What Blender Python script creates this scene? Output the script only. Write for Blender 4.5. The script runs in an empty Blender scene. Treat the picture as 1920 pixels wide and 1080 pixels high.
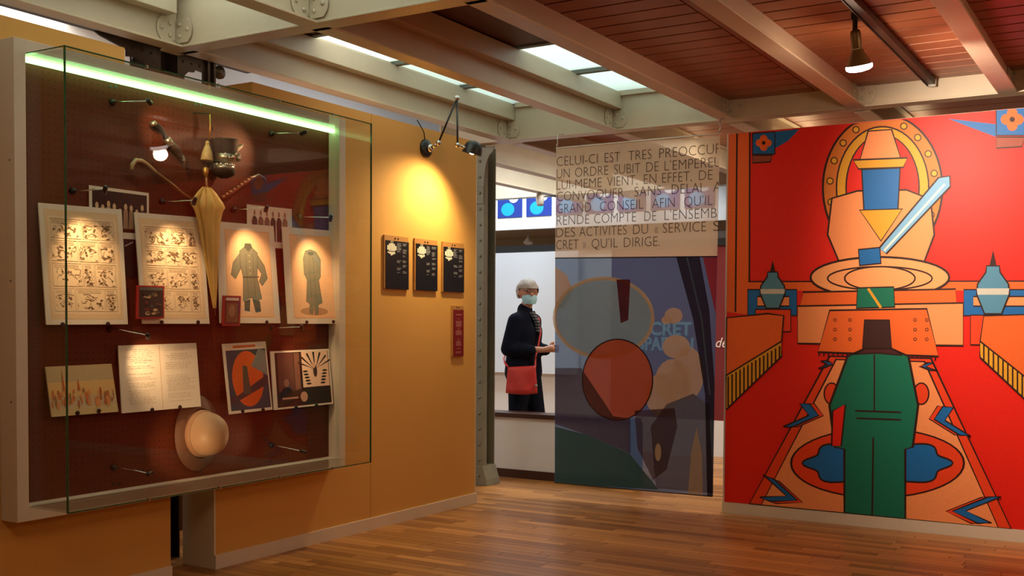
import bpy, bmesh, math, random
from mathutils import Vector, Matrix
random.seed(7)
C = bpy.context.scene.collection
S = bpy.context.scene

# ---------------------------------------------------------------- camera, world, exposure
H = 1.32
FPX, CY = 2036.2, 668.0
YAW, PITCH, ROLL = math.radians(31.098), math.radians(-1.7521), math.radians(0.3273)
fwd = Vector((-math.sin(YAW)*math.cos(PITCH), math.cos(YAW)*math.cos(PITCH), math.sin(PITCH)))
rgt0 = Vector((math.cos(YAW), math.sin(YAW), 0)); up0 = rgt0.cross(fwd)
rgt = rgt0*math.cos(ROLL) + up0*math.sin(ROLL); upv = -rgt0*math.sin(ROLL) + up0*math.cos(ROLL)
cd = bpy.data.cameras.new('camera'); cam = bpy.data.objects.new('camera', cd); C.objects.link(cam)
cam.matrix_world = Matrix(((rgt.x, upv.x, -fwd.x, 0), (rgt.y, upv.y, -fwd.y, 0), (rgt.z, upv.z, -fwd.z, H), (0, 0, 0, 1)))
cd.sensor_width = 36; cd.lens = FPX/1920*36; cd.shift_y = (CY-540)/1920; cd.clip_end = 100; cd.clip_start = .05
S.camera = cam
def P(x, y, ax, v):
    """the point where the line of sight through photo pixel (x, y) meets the real plane ax = v (survey helper)"""
    d = fwd + rgt*((x-960)/FPX) + upv*((CY-y)/FPX)
    i = 'xyz'.index(ax); o = Vector((0, 0, H)); t = (v-o[i])/d[i]
    return o + d*t

def PP(x, y, pt, nrm):
    d = fwd + rgt*((x-960)/FPX) + upv*((CY-y)/FPX); o = Vector((0, 0, H))
    return o + d*((pt-o).dot(nrm)/d.dot(nrm))

S.view_settings.view_transform = 'Standard'; S.view_settings.look = 'None'
S.view_settings.gamma = 1.0; S.view_settings.use_curve_mapping = False
S.view_settings.exposure = 0.0
w = bpy.data.worlds.new('daylight'); S.world = w; w.use_nodes = True
bg = w.node_tree.nodes['Background']; bg.inputs[0].default_value = (0.80, 0.98, 0.93, 1); bg.inputs[1].default_value = 2.1

def lamp(name, kind, loc, target, energy, color, parent=None, **kw):
    l = bpy.data.lights.new(name, kind); l.energy = energy; l.color = color
    for k, v in kw.items(): setattr(l, k, v)
    o = bpy.data.objects.new(name, l); C.objects.link(o)
    o.location = loc
    if target is not None:
        o.rotation_euler = (Vector(target)-Vector(loc)).to_track_quat('-Z', 'Y').to_euler()
    if parent is not None:
        o.location = Vector(loc)-parent.location; o.parent = parent
    return o
WARM = (1.0, .66, .36); DAY = (.82, .92, 1.0); CREAM = (1.0, .78, .5)
# warm fill discs added for unseen ceiling spots, area lights added as hall daylight
lamp('warm_fill', 'AREA', (-1.9, 1.2, 2.7), (-3.2, 6.6, 1.4), 20, WARM, shape='DISK', size=1.2)
lamp('warm_fill', 'AREA', (1.6, 4.6, 2.65), (-3.0, 5.0, 1.6), 26, WARM, shape='DISK', size=.8)
lamp('hall_daylight_fill', 'AREA', (-5.6, 9.6, 4.3), (-5.6, 9.9, 0), 330, DAY, shape='RECTANGLE', size=3.5, size_y=1.6)
lamp('hall_daylight_fill', 'AREA', (-2.4, 9.0, 2.85), (-2.6, 9.4, 0), 90, (1, .85, .66), shape='RECTANGLE', size=2.0, size_y=1.0)
lamp('hall_daylight_fill', 'AREA', (-5.8, 4.6, 3.6), (-5.6, 4.6, 0), 160, (1, .9, .78), shape='RECTANGLE', size=1.2, size_y=5)
lamp('case_spot', 'SPOT', (-1.1, 5.2, 2.7), (-4.3, 3.9, 1.3), 0.0, WARM, spot_size=.9, spot_blend=.8, shadow_soft_size=.06)

# ---------------------------------------------------------------- materials
MATS = {}
def mat(name, col, rough=.6, metal=0.0, noise=.06, scale=8.0, bump=0.0, bscale=60.0, spec=.5, coat=0.0, sheen=0.0):
    if name in MATS: return MATS[name]
    m = bpy.data.materials.new(name); m.use_nodes = True; nt = m.node_tree; b = nt.nodes['Principled BSDF']
    b.inputs['Roughness'].default_value = rough; b.inputs['Metallic'].default_value = metal
    b.inputs['Specular IOR Level'].default_value = spec; b.inputs['Coat Weight'].default_value = coat
    tc = nt.nodes.new('ShaderNodeTexCoord')
    n = nt.nodes.new('ShaderNodeTexNoise'); n.inputs['Scale'].default_value = scale; n.inputs['Detail'].default_value = 4
    nt.links.new(tc.outputs['Object'], n.inputs['Vector'])
    r = nt.nodes.new('ShaderNodeMapRange'); r.inputs['To Min'].default_value = 1-noise*1.6; r.inputs['To Max'].default_value = 1+noise*1.6
    nt.links.new(n.outputs['Fac'], r.inputs['Value'])
    v = nt.nodes.new('ShaderNodeVectorMath'); v.operation = 'SCALE'; v.inputs[0].default_value = col[:3]
    nt.links.new(r.outputs[0], v.inputs['Scale']); nt.links.new(v.outputs[0], b.inputs['Base Color'])
    if bump:
        n2 = nt.nodes.new('ShaderNodeTexNoise'); n2.inputs['Scale'].default_value = bscale
        nt.links.new(tc.outputs['Object'], n2.inputs['Vector'])
        bp = nt.nodes.new('ShaderNodeBump'); bp.inputs['Strength'].default_value = bump; bp.inputs['Distance'].default_value = .01
        nt.links.new(n2.outputs['Fac'], bp.inputs['Height']); nt.links.new(bp.outputs[0], b.inputs['Normal'])
    MATS[name] = m; return m
def s2l(*c):
    return tuple(((x/255)/12.92 if x/255 <= .04045 else (((x/255)+.055)/1.055)**2.4) for x in c)
def ink(r, g, b):
    """printed ink, named by its colour"""
    return mat('ink_%02x%02x%02x' % (r, g, b), s2l(r, g, b), .5, noise=.10, scale=140, spec=.35)
def emis(name, col, strength):
    m = bpy.data.materials.new(name); m.use_nodes = True; nt = m.node_tree; nt.nodes.clear()
    e = nt.nodes.new('ShaderNodeEmission'); e.inputs[0].default_value = (*col, 1); e.inputs[1].default_value = strength
    o = nt.nodes.new('ShaderNodeOutputMaterial'); nt.links.new(e.outputs[0], o.inputs[0]); return m

YELLOW = mat('ochre_paint', (.63, .335, .088), .75, noise=.03, scale=3, bump=.08, bscale=200, spec=.3)
WHITE = mat('white_lacquer', (.66, .58, .48), .45, noise=.03)
CREAMP = mat('cream_steel_paint', (.56, .47, .34), .42, noise=.10, scale=2.5, bump=.10, bscale=25)
HALLW = mat('hall_white', (.74, .74, .74), .7, noise=.02)
BOARDW = mat('white_board', (.70, .76, .82), .5, noise=.01)
BROWNW = mat('dark_brown_wood', (.055, .018, .009), .4, noise=.2)
REDW = mat('deep_red_paint', (.16, .010, .012), .6, noise=.05)
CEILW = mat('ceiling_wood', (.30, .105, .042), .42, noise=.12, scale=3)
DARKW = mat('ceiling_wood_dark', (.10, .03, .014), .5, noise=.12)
STEEL = mat('grey_green_steel', (.20, .19, .14), .45, metal=.1, noise=.15)
DKSTEEL = mat('dark_steel', (.035, .022, .014), .5, metal=.3, noise=.2)
BLACK = mat('black_metal', (.008, .008, .009), .35, noise=.05)
CHROME = mat('brushed_chrome', (.6, .58, .55), .25, metal=1, noise=.05)
PAPER = mat('card_white', (.72, .66, .56), .7, noise=.03)
GOLD = mat('gilt', (.65, .36, .09), .35, metal=.8, noise=.2, scale=60)
SILVER = mat('aged_silver', (.42, .36, .28), .3, metal=.9, noise=.35, scale=70)
TAN = mat('tan_soffit', (.28, .16, .06), .7)

def planks_mat():
    m = bpy.data.materials.new('oak_parquet'); m.use_nodes = True; nt = m.node_tree; b = nt.nodes['Principled BSDF']
    at = nt.nodes.new('ShaderNodeAttribute'); at.attribute_name = 'tint'
    tc = nt.nodes.new('ShaderNodeTexCoord'); mp = nt.nodes.new('ShaderNodeMapping'); mp.inputs['Scale'].default_value = (3, 60, 1)
    n = nt.nodes.new('ShaderNodeTexNoise'); n.inputs['Scale'].default_value = 1.0; n.inputs['Detail'].default_value = 5
    nt.links.new(tc.outputs['Object'], mp.inputs[0]); nt.links.new(mp.outputs[0], n.inputs['Vector'])
    ad = nt.nodes.new('ShaderNodeMath'); ad.operation = 'MULTIPLY_ADD'; ad.inputs[1].default_value = .45
    nt.links.new(n.outputs['Fac'], ad.inputs[0]); nt.links.new(at.outputs['Fac'], ad.inputs[2])
    cr = nt.nodes.new('ShaderNodeValToRGB'); e = cr.color_ramp.elements
    e[0].position = .1; e[0].color = (.165, .055, .012, 1); e[1].position = 1.0; e[1].color = (.66, .31, .09, 1)
    nt.links.new(ad.outputs[0], cr.inputs[0]); nt.links.new(cr.outputs[0], b.inputs['Base Color'])
    b.inputs['Roughness'].default_value = .32; b.inputs['Specular IOR Level'].default_value = .32
    mr = nt.nodes.new('ShaderNodeMapRange'); mr.inputs['To Min'].default_value = .24; mr.inputs['To Max'].default_value = .42
    nt.links.new(n.outputs['Fac'], mr.inputs['Value']); nt.links.new(mr.outputs[0], b.inputs['Roughness'])
    return m
def pegboard_mat():
    m = bpy.data.materials.new('perforated_brown_board'); m.use_nodes = True; nt = m.node_tree; b = nt.nodes['Principled BSDF']
    tc = nt.nodes.new('ShaderNodeTexCoord'); s = nt.nodes.new('ShaderNodeVectorMath'); s.operation = 'SCALE'; s.inputs['Scale'].default_value = 1/.032
    f = nt.nodes.new('ShaderNodeVectorMath'); f.operation = 'FRACTION'
    sub = nt.nodes.new('ShaderNodeVectorMath'); sub.operation = 'SUBTRACT'; sub.inputs[1].default_value = (.5, .5, .5)
    mul = nt.nodes.new('ShaderNodeVectorMath'); mul.operation = 'MULTIPLY'; mul.inputs[1].default_value = (0, 1, 1)
    ln = nt.nodes.new('ShaderNodeVectorMath'); ln.operation = 'LENGTH'
    gt = nt.nodes.new('ShaderNodeMath'); gt.operation = 'LESS_THAN'; gt.inputs[1].default_value = .11
    mx = nt.nodes.new('ShaderNodeMixRGB'); mx.inputs[1].default_value = (.105, .020, .006, 1); mx.inputs[2].default_value = (.02, .006, .003, 1)
    l = nt.links; l.new(tc.outputs['Object'], s.inputs[0]); l.new(s.outputs[0], f.inputs[0]); l.new(f.outputs[0], sub.inputs[0])
    l.new(sub.outputs[0], mul.inputs[0]); l.new(mul.outputs[0], ln.inputs[0]); l.new(ln.outputs['Value'], gt.inputs[0])
    l.new(gt.outputs[0], mx.inputs[0]); l.new(mx.outputs[0], b.inputs['Base Color']); b.inputs['Roughness'].default_value = .6; b.inputs['Specular IOR Level'].default_value = .25
    return m
def glass_mat(name, tint, refl=.9):
    m = bpy.data.materials.new(name); m.use_nodes = True; nt = m.node_tree; nt.nodes.clear()
    t = nt.nodes.new('ShaderNodeBsdfTransparent'); t.inputs[0].default_value = (*tint, 1)
    g = nt.nodes.new('ShaderNodeBsdfGlossy'); g.inputs['Roughness'].default_value = 0.0; g.inputs[0].default_value = (refl, refl, refl, 1)
    fr = nt.nodes.new('ShaderNodeFresnel'); ge = nt.nodes.new('ShaderNodeNewGeometry')
    io = nt.nodes.new('ShaderNodeMapRange'); io.inputs['To Min'].default_value = 1.27; io.inputs['To Max'].default_value = 1/1.27   # the same index from either side of the pane
    nt.links.new(ge.outputs['Backfacing'], io.inputs['Value']); nt.links.new(io.outputs[0], fr.inputs[0])
    mx = nt.nodes.new('ShaderNodeMixShader'); o = nt.nodes.new('ShaderNodeOutputMaterial')
    nt.links.new(fr.outputs[0], mx.inputs[0]); nt.links.new(t.outputs[0], mx.inputs[1]); nt.links.new(g.outputs[0], mx.inputs[2]); nt.links.new(mx.outputs[0], o.inputs[0])
    return m
def translucent_mat(name, col, clear, trans=.3):
    """thin material that lets light through: part clear, part diffuse from both sides"""
    m = bpy.data.materials.new(name); m.use_nodes = True; nt = m.node_tree; nt.nodes.clear()
    t = nt.nodes.new('ShaderNodeBsdfTransparent'); d = nt.nodes.new('ShaderNodeBsdfDiffuse'); tr = nt.nodes.new('ShaderNodeBsdfTranslucent')
    d.inputs[0].default_value = (*col, 1); tr.inputs[0].default_value = (*col, 1)
    tc = nt.nodes.new('ShaderNodeTexCoord'); wv = nt.nodes.new('ShaderNodeTexNoise'); wv.inputs['Scale'].default_value = 300
    nt.links.new(tc.outputs['Object'], wv.inputs['Vector'])
    mr = nt.nodes.new('ShaderNodeMapRange'); mr.inputs['From Min'].default_value = .3; mr.inputs['From Max'].default_value = .7
    mr.inputs['To Min'].default_value = max(0, clear-.1); mr.inputs['To Max'].default_value = min(1, clear+.1)
    nt.links.new(wv.outputs['Fac'], mr.inputs['Value'])
    m1 = nt.nodes.new('ShaderNodeMixShader'); m1.inputs[0].default_value = trans; m2 = nt.nodes.new('ShaderNodeMixShader')
    o = nt.nodes.new('ShaderNodeOutputMaterial')
    nt.links.new(d.outputs[0], m1.inputs[1]); nt.links.new(tr.outputs[0], m1.inputs[2])
    nt.links.new(mr.outputs[0], m2.inputs[0]); nt.links.new(m1.outputs[0], m2.inputs[1]); nt.links.new(t.outputs[0], m2.inputs[2]); nt.links.new(m2.outputs[0], o.inputs[0])
    return m
GLASS = glass_mat('case_glass', (.97, .985, .975))
GLASSEDGE = mat('green_glass_edge', (.02, .10, .045), .15, noise=.3, scale=20)

# ---------------------------------------------------------------- builders
def tag(o, label=None, cat=None, group=None, kind=None):
    for k, v in (('label', label), ('category', cat), ('group', group), ('kind', kind)):
        if v: o[k] = v
    return o
def thing(name, loc, label, cat, group=None):
    o = bpy.data.objects.new(name, None); C.objects.link(o); o.location = loc; o.empty_display_size = .1
    return tag(o, label, cat, group)
WORLD = {}
class MB:
    def __init__(s): s.bm = bmesh.new(); s.mats = []
    def mi(s, m):
        if m is None: return 0
        if m not in s.mats: s.mats.append(m)
        return s.mats.index(m)
    def faces(s, pts, fcs, m=None, smooth=False):
        vs = [s.bm.verts.new(Vector(p)) for p in pts]; i = s.mi(m); out = []
        for f in fcs:
            try: fc = s.bm.faces.new([vs[k] for k in f])
            except ValueError: continue
            fc.material_index = i; fc.smooth = smooth; out.append(fc)
        return out
    def box(s, a, b, m=None):
        x0, y0, z0 = (min(a[i], b[i]) for i in range(3)); x1, y1, z1 = (max(a[i], b[i]) for i in range(3))
        p = [(x0, y0, z0), (x1, y0, z0), (x1, y1, z0), (x0, y1, z0), (x0, y0, z1), (x1, y0, z1), (x1, y1, z1), (x0, y1, z1)]
        s.faces(p, [(0, 3, 2, 1), (4, 5, 6, 7), (0, 1, 5, 4), (1, 2, 6, 5), (2, 3, 7, 6), (3, 0, 4, 7)], m); return s
    def slab(s, quad, off, m=None):
        """quad of four points pushed back by vector off"""
        q = [Vector(p) for p in quad]; o = Vector(off); p = q + [v+o for v in q]
        s.faces(p, [(0, 1, 2, 3), (7, 6, 5, 4), (0, 4, 5, 1), (1, 5, 6, 2), (2, 6, 7, 3), (3, 7, 4, 0)], m); return s
    def prism(s, poly, off, m=None):
        n = len(poly); q = [Vector(p) for p in poly]; o = Vector(off); p = q + [v+o for v in q]
        s.faces(p, [tuple(range(n)), tuple(range(2*n-1, n-1, -1))] + [(i, n+i, n+(i+1) % n, (i+1) % n) for i in range(n)], m); return s
    def tube(s, pts, r, m=None, n=10, cap=True):
        pts = [Vector(p) for p in pts]; k = len(pts); rr = r if isinstance(r, (list, tuple)) else [r]*k
        i = s.mi(m); rings = []; prev = None
        for j, p in enumerate(pts):
            d = (pts[min(j+1, k-1)]-pts[max(j-1, 0)]).normalized()
            if prev is None:
                a = d.orthogonal().normalized()
            else:
                a = (prev-d*prev.dot(d))
                a = a.normalized() if a.length > 1e-6 else d.orthogonal().normalized()
            prev = a; b = d.cross(a)
            rings.append([s.bm.verts.new(p+(a*math.cos(t)+b*math.sin(t))*rr[j]) for t in (2*math.pi*q/n for q in range(n))])
        for j in range(k-1):
            for q in range(n):
                f = s.bm.faces.new((rings[j][q], rings[j][(q+1) % n], rings[j+1][(q+1) % n], rings[j+1][q])); f.smooth = True; f.material_index = i
        if cap:
            for rg in (rings[0][::-1], rings[-1]):
                f = s.bm.faces.new(rg); f.material_index = i
        return s
    def lathe(s, origin, axis, prof, m=None, n=20, squash=1.0, side=None, cap=True):
        """prof = [(radius, distance along axis)]"""
        ax = Vector(axis).normalized(); a = Vector(side).normalized() if side else ax.orthogonal().normalized(); b = ax.cross(a); o = Vector(origin); i = s.mi(m)
        rings = [[s.bm.verts.new(o+ax*h+(a*math.cos(t)+b*math.sin(t)*squash)*max(r, 1e-4)) for t in (2*math.pi*q/n for q in range(n))] for r, h in prof]
        for j in range(len(rings)-1):
            for q in range(n):
                f = s.bm.faces.new((rings[j][q], rings[j][(q+1) % n], rings[j+1][(q+1) % n], rings[j+1][q])); f.smooth = True; f.material_index = i
        if cap:
            for rg in (rings[0][::-1], rings[-1]):
                f = s.bm.faces.new(rg); f.material_index = i; f.smooth = False
        return s
    def ball(s, c, r, m=None, n=12, sc=(1, 1, 1)):
        r_ = bmesh.ops.create_uvsphere(s.bm, u_segments=n, v_segments=max(6, n//2+2), radius=r); i = s.mi(m)
        for v in r_['verts']: v.co = Vector((v.co.x*sc[0], v.co.y*sc[1], v.co.z*sc[2]))+Vector(c)
        for v in r_['verts']:
            for f in v.link_faces: f.smooth = True; f.material_index = i
        return s
    def build(s, name, m=None, parent=None, origin=None, bevel=0.0, recalc=True, **t):
        if recalc: bmesh.ops.recalc_face_normals(s.bm, faces=s.bm.faces)
        me = bpy.data.meshes.new(name)
        base = Vector((0, 0, 0))
        if parent is None:
            if origin is None:
                vs = [v.co for v in s.bm.verts]
                base = Vector(((min(v.x for v in vs)+max(v.x for v in vs))/2, (min(v.y for v in vs)+max(v.y for v in vs))/2, min(v.z for v in vs)))
            else: base = Vector(origin)
        pw = WORLD.get(parent.name, parent.location.copy()) if parent else Vector((0, 0, 0))
        o = bpy.data.objects.new(name, me); C.objects.link(o)
        if parent is None: o.location = base; WORLD[o.name] = base; sh = base
        else: o.parent = parent; WORLD[o.name] = pw.copy(); sh = pw
        for v in s.bm.verts: v.co -= sh
        s.bm.to_mesh(me); s.bm.free()
        for mm in (s.mats if s.mats else [m]): me.materials.append(mm)
        if bevel:
            b = o.modifiers.new('edge', 'BEVEL'); b.width = bevel; b.segments = 2; b.limit_method = 'ANGLE'
        return tag(o, t.get('label'), t.get('cat'), t.get('group'), t.get('kind'))
def bx(name, a, b, m, parent=None, bevel=0.0, **t): return MB().box(a, b).build(name, m, parent, bevel=bevel, **t)

def text_mesh(body, mb, origin, udir, vdir, height, width=None, m=None, thin=0.0, clip=None, shear=0.0, lift=Vector((0, 0, 0))):
    """flat lettering laid on a plane; cap height = height, optional exact width"""
    cu = bpy.data.curves.new('t', 'FONT'); cu.body = body; cu.offset = thin; cu.resolution_u = 3; cu.shear = shear
    o = bpy.data.objects.new('t', cu); C.objects.link(o)
    me = bpy.data.meshes.new_from_object(o.evaluated_get(bpy.context.evaluated_depsgraph_get()))
    bpy.data.objects.remove(o); bpy.data.curves.remove(cu)
    if not me.vertices: return
    xs = [v.co.x for v in me.vertices]; x0, x1 = min(xs), max(xs)
    capz = .715; sy = height/capz; sx = (width/(x1-x0)) if width else sy
    tb = bmesh.new(); tb.from_mesh(me); bpy.data.meshes.remove(me)
    for v in tb.verts: v.co.x = (v.co.x-x0)*sx; v.co.y *= sy; v.co.z = 0
    if clip is not None:
        bmesh.ops.bisect_plane(tb, geom=tb.verts[:]+tb.edges[:]+tb.faces[:], plane_co=(clip, 0, 0), plane_no=(1, 0, 0), clear_outer=True)
    O = Vector(origin)+lift; U = Vector(udir); V = Vector(vdir); i = mb.mi(m)
    mp = {v: mb.bm.verts.new(O+U*v.co.x+V*v.co.y) for v in tb.verts}
    for f in tb.faces:
        try: nf = mb.bm.faces.new([mp[v] for v in f.verts]); nf.material_index = i
        except ValueError: pass
    tb.free()

class Art:
    """flat printed shapes on a sheet; fn maps (a, b) to a point on the sheet, n is the sheet normal"""
    def __init__(s, fn, n, step=.00004):
        s.fn = fn; s.n = Vector(n).normalized(); s.mb = MB(); s.k = 1; s.step = min(step, .00006); s.hold = False; s.gain = 1.0
    def lift(s): s.k += 0 if s.hold else 1; return s.n*(.0003+s.step*s.k)
    def poly(s, pts, m):
        l = s.lift(); vs = [s.mb.bm.verts.new(Vector(s.fn(*p))+l) for p in pts]
        f = s.mb.bm.faces.new(vs); f.material_index = s.mb.mi(m); f.normal_update()
        if len(pts) > 4: bmesh.ops.triangulate(s.mb.bm, faces=[f])
    def stroke(s, pts, wd, m, closed=False):
        wd = wd*(s.gain if wd < 4 else 1); l = s.lift(); i = s.mb.mi(m); P2 = [Vector(p) for p in pts]; k = len(P2)
        L, R = [], []
        for j, p in enumerate(P2):
            a = P2[(j-1) % k] if (closed or j > 0) else p; b = P2[(j+1) % k] if (closed or j < k-1) else p
            d = (b-a); d = d.normalized() if d.length else Vector((1, 0)); nn = Vector((-d.y, d.x))*wd/2
            L.append(s.mb.bm.verts.new(Vector(s.fn(*(p+nn)))+l)); R.append(s.mb.bm.verts.new(Vector(s.fn(*(p-nn)))+l))
        for j in range(k if closed else k-1):
            q = (j+1) % k
            f = s.mb.bm.faces.new((L[j], L[q], R[q], R[j])); f.material_index = i
    def outl(s, pts, fill, wd=2.2, line=None):
        s.poly(pts, fill); s.stroke(pts, wd, line or ink(45, 18, 14), True)
    def ell(s, cx, cy, rx, ry, m, n=28, a0=0, a1=2*math.pi, wd=0, line=None):
        pts = [(cx+rx*math.cos(a0+(a1-a0)*i/n), cy+ry*math.sin(a0+(a1-a0)*i/n)) for i in range(n)]
        s.poly(pts, m)
        if wd: s.stroke(pts, wd, line or ink(45, 18, 14), True)
    def ringstroke(s, cx, cy, rx, ry, wd, m, n=40):
        s.stroke([(cx+rx*math.cos(2*math.pi*i/n), cy+ry*math.sin(2*math.pi*i/n)) for i in range(n)], wd, m, True)
    def build(s, name, parent, **t): return s.mb.build(name, None, parent, recalc=False, **t)

# ================================================================= STRUCTURE
WX = -4.32           # face of the ochre wall
MY = 7.257           # face of the mural wall
JX = [-4.49, -3.57, -2.67, -1.785, -.87, .04, .94]   # joists run away from the viewer
FX0, FX1, FY0, FY1 = -9.0, 3.6, -3.0, 13.0
floor = bx('floor', (FX0, FY0, -.12), (FX1, FY1, -.012), mat('screed', (.03, .012, .005), .8), kind='structure')
# oak strips, laid across the room, real joints between them
def floor_strips():
    verts, faces, tint = [], [], []
    W_, g = .072, .0012
    y = 2.2; rnd = random.Random(3)
    def add(x0, x1, y0, y1, t):
        k = len(verts); z0, z1, c = -.012, 0.0, .0012
        verts.extend([(x0, y0, z0), (x1, y0, z0), (x1, y1, z0), (x0, y1, z0), (x0+c, y0+c, z1), (x1-c, y0+c, z1), (x1-c, y1-c, z1), (x0+c, y1-c, z1)])
        faces.extend([(k+4, k+5, k+6, k+7), (k, k+1, k+5, k+4), (k+1, k+2, k+6, k+5), (k+2, k+3, k+7, k+6), (k+3, k, k+4, k+7)])
        tint.extend([t]*8)
    row = 0
    while y < FY1-.01:
        x = FX0 - rnd.random()*.9
        while x < FX1:
            L = rnd.uniform(.35, 1.0); xa, xb = max(x, FX0), min(x+L, FX1)
            if xb-xa > .02: add(xa, xb-g, y, min(y+W_, FY1)-g, rnd.betavariate(1.5, 1.5)*.62)
            x += L
        y += W_; row += 1
    # wider boards where the viewer stands
    add(FX0, FX1, FY0, 2.2-g, .4)
    me = bpy.data.meshes.new('floor_strip'); me.from_pydata(verts, [], faces)
    a = me.attributes.new('tint', 'FLOAT', 'POINT'); a.data.foreach_set('value', tint)
    me.materials.append(planks_mat()); o = bpy.data.objects.new('floor_strip', me); C.objects.link(o)
    o.parent = floor; o.location = -floor.location; o['kind'] = 'stuff'
floor_strips()

# ochre partition with a slot around the steel column
wall = MB(); XB = WX-.24
wall.box((XB, 1.2, 0), (WX, 3.81, 2.35)); wall.box((XB, 1.2, 2.35), (WX, 3.54, 2.632))
wall.build('wall_left', YELLOW, kind='structure')
w2 = MB(); w2.box((XB, 4.117, 0), (WX, 6.645, 2.2)); w2.box((XB, 4.387, 2.2), (WX, 6.645, 2.632))
wl2 = w2.build('wall_left', YELLOW, kind='structure')
bx('edge_strip', (XB, 6.645, 0), (WX-.001, 6.655, 2.634), WHITE, wl2)
bx('edge_strip', (XB, 4.105, 0), (WX-.001, 4.117, 2.2), WHITE, wl2)
bx('panel_joint', (WX, 5.428, .08), (WX+.0012, 5.431, 2.63), mat('ochre_joint', (.40, .2, .05), .8), wl2)
bx('baseboard_left', (WX, 1.2, 0), (WX+.012, 3.81, .075), WHITE, kind='structure')
bx('baseboard_left', (WX, 4.105, 0), (WX+.012, 6.655, .075), WHITE, kind='structure')
# mural partition
mw = MB().box((-2.645, MY, 0), (FX1, MY+.13, 2.64)); mwall = mw.build('wall_far', WHITE, kind='structure')
bx('baseboard_far', (-2.645, MY-.014, 0), (FX1, MY, .076), WHITE, kind='structure')
# shell: the sides that close the building
bx('wall_right', (FX1, FY0, 0), (FX1+.15, FY1, 3.1), mat('warm_wall', (.5, .33, .16), .8), kind='structure')
bx('wall_back', (FX0, FY0-.15, 0), (FX1, FY0, 3.1), mat('warm_wall', (.5, .33, .16), .8), kind='structure')
bx('wall_outer', (FX0-.15, FY0, 0), (FX0, FY1, 5.2), HALLW, kind='structure')
bx('wall_end', (FX0, FY1, 0), (FX1, FY1+.15, 5.2), HALLW, kind='structure')
bx('wall_behind', (-7.1, -.5, 0), (-7.0, 7.2, 3.9), HALLW, kind='structure')
bx('wall_slot_shade', (-5.4, 1.2, 0), (-5.3, 6.3, 2.15), mat('slot_shade_brown', (.10, .04, .018), .8), kind='structure')  # added wall, its dark colour stands in for the shade behind the slot

# ceilings
YN, YF = 4.06, 7.38     # the two cross beams
ceil = MB()
ceil.box((FX0, FY0, 3.98), (-4.49, 7.3, 4.1))
ceil.box((-4.49, FY0, 3.1), (-2.67, .95, 3.2)); ceil.box((-2.72, .95, 3.05), (-2.62, YN, 3.1)); ceil.box((-2.67, FY0, 3.1), (FX1, YN, 3.2))
ceil.box((-2.67, YN, 3.1), (FX1, 13, 3.2)); ceil.box((-4.49, 10.75, 3.1), (-2.67, 13, 3.2)); ceil.box((-4.49, YF, 3.1), (-2.67, 10.75, 3.2))
ceil.box((FX0, 7.3, 5.1), (-4.49, FY1, 5.2))
ceil.box((-4.60, FY0, 3.1), (-4.49, 13, 5.1)); ceil.box((FX0, 7.28, 3.9), (-4.49, 7.36, 5.1))
ceiling = ceil.build('ceiling', mat('roof_inside', (.25, .16, .09), .8), kind='structure')
def boards(x0, x1, y0, y1, z, m, step=.168, border=0.0, group=None):
    y = y1-step
    if border: bx('border_plank', (x1-border, y0, z), (x1, y1, z+.02), m, ceiling)
    while y > y0-step*.99:
        bx('ceiling_board', (x0, max(y, y0)+.008, z), (x1-border-(.008 if border else 0), y+step-.008, z+.018), m, ceiling, bevel=.002)
        y -= step
boards(JX[2], JX[3], YN, YF, 2.885, CEILW, border=.26)
boards(JX[3], JX[4], YN, YF, 2.885, CEILW)
boards(JX[4], JX[5], YN, YF, 2.885, CEILW)
boards(JX[5], JX[6], YN, YF, 2.885, CEILW)
for i in range(2, 6): boards(JX[i], JX[i+1], 1.9, YN, 2.885, CEILW, step=.336)
bx('backing', (JX[2], 1.9, 2.91), (JX[6], YF, 2.93), mat('groove_dark', (.012, .005, .003), .9), ceiling)
# dark panels beside the skylights
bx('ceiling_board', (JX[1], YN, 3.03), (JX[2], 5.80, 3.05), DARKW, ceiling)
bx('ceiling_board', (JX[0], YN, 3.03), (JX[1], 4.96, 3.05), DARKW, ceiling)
for i, (a, b) in enumerate(zip(JX[:-1], JX[1:])):
    if i < 5:
        boards(a, b, YF+.1, 10.7, 2.95, CEILW, step=.5)

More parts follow.
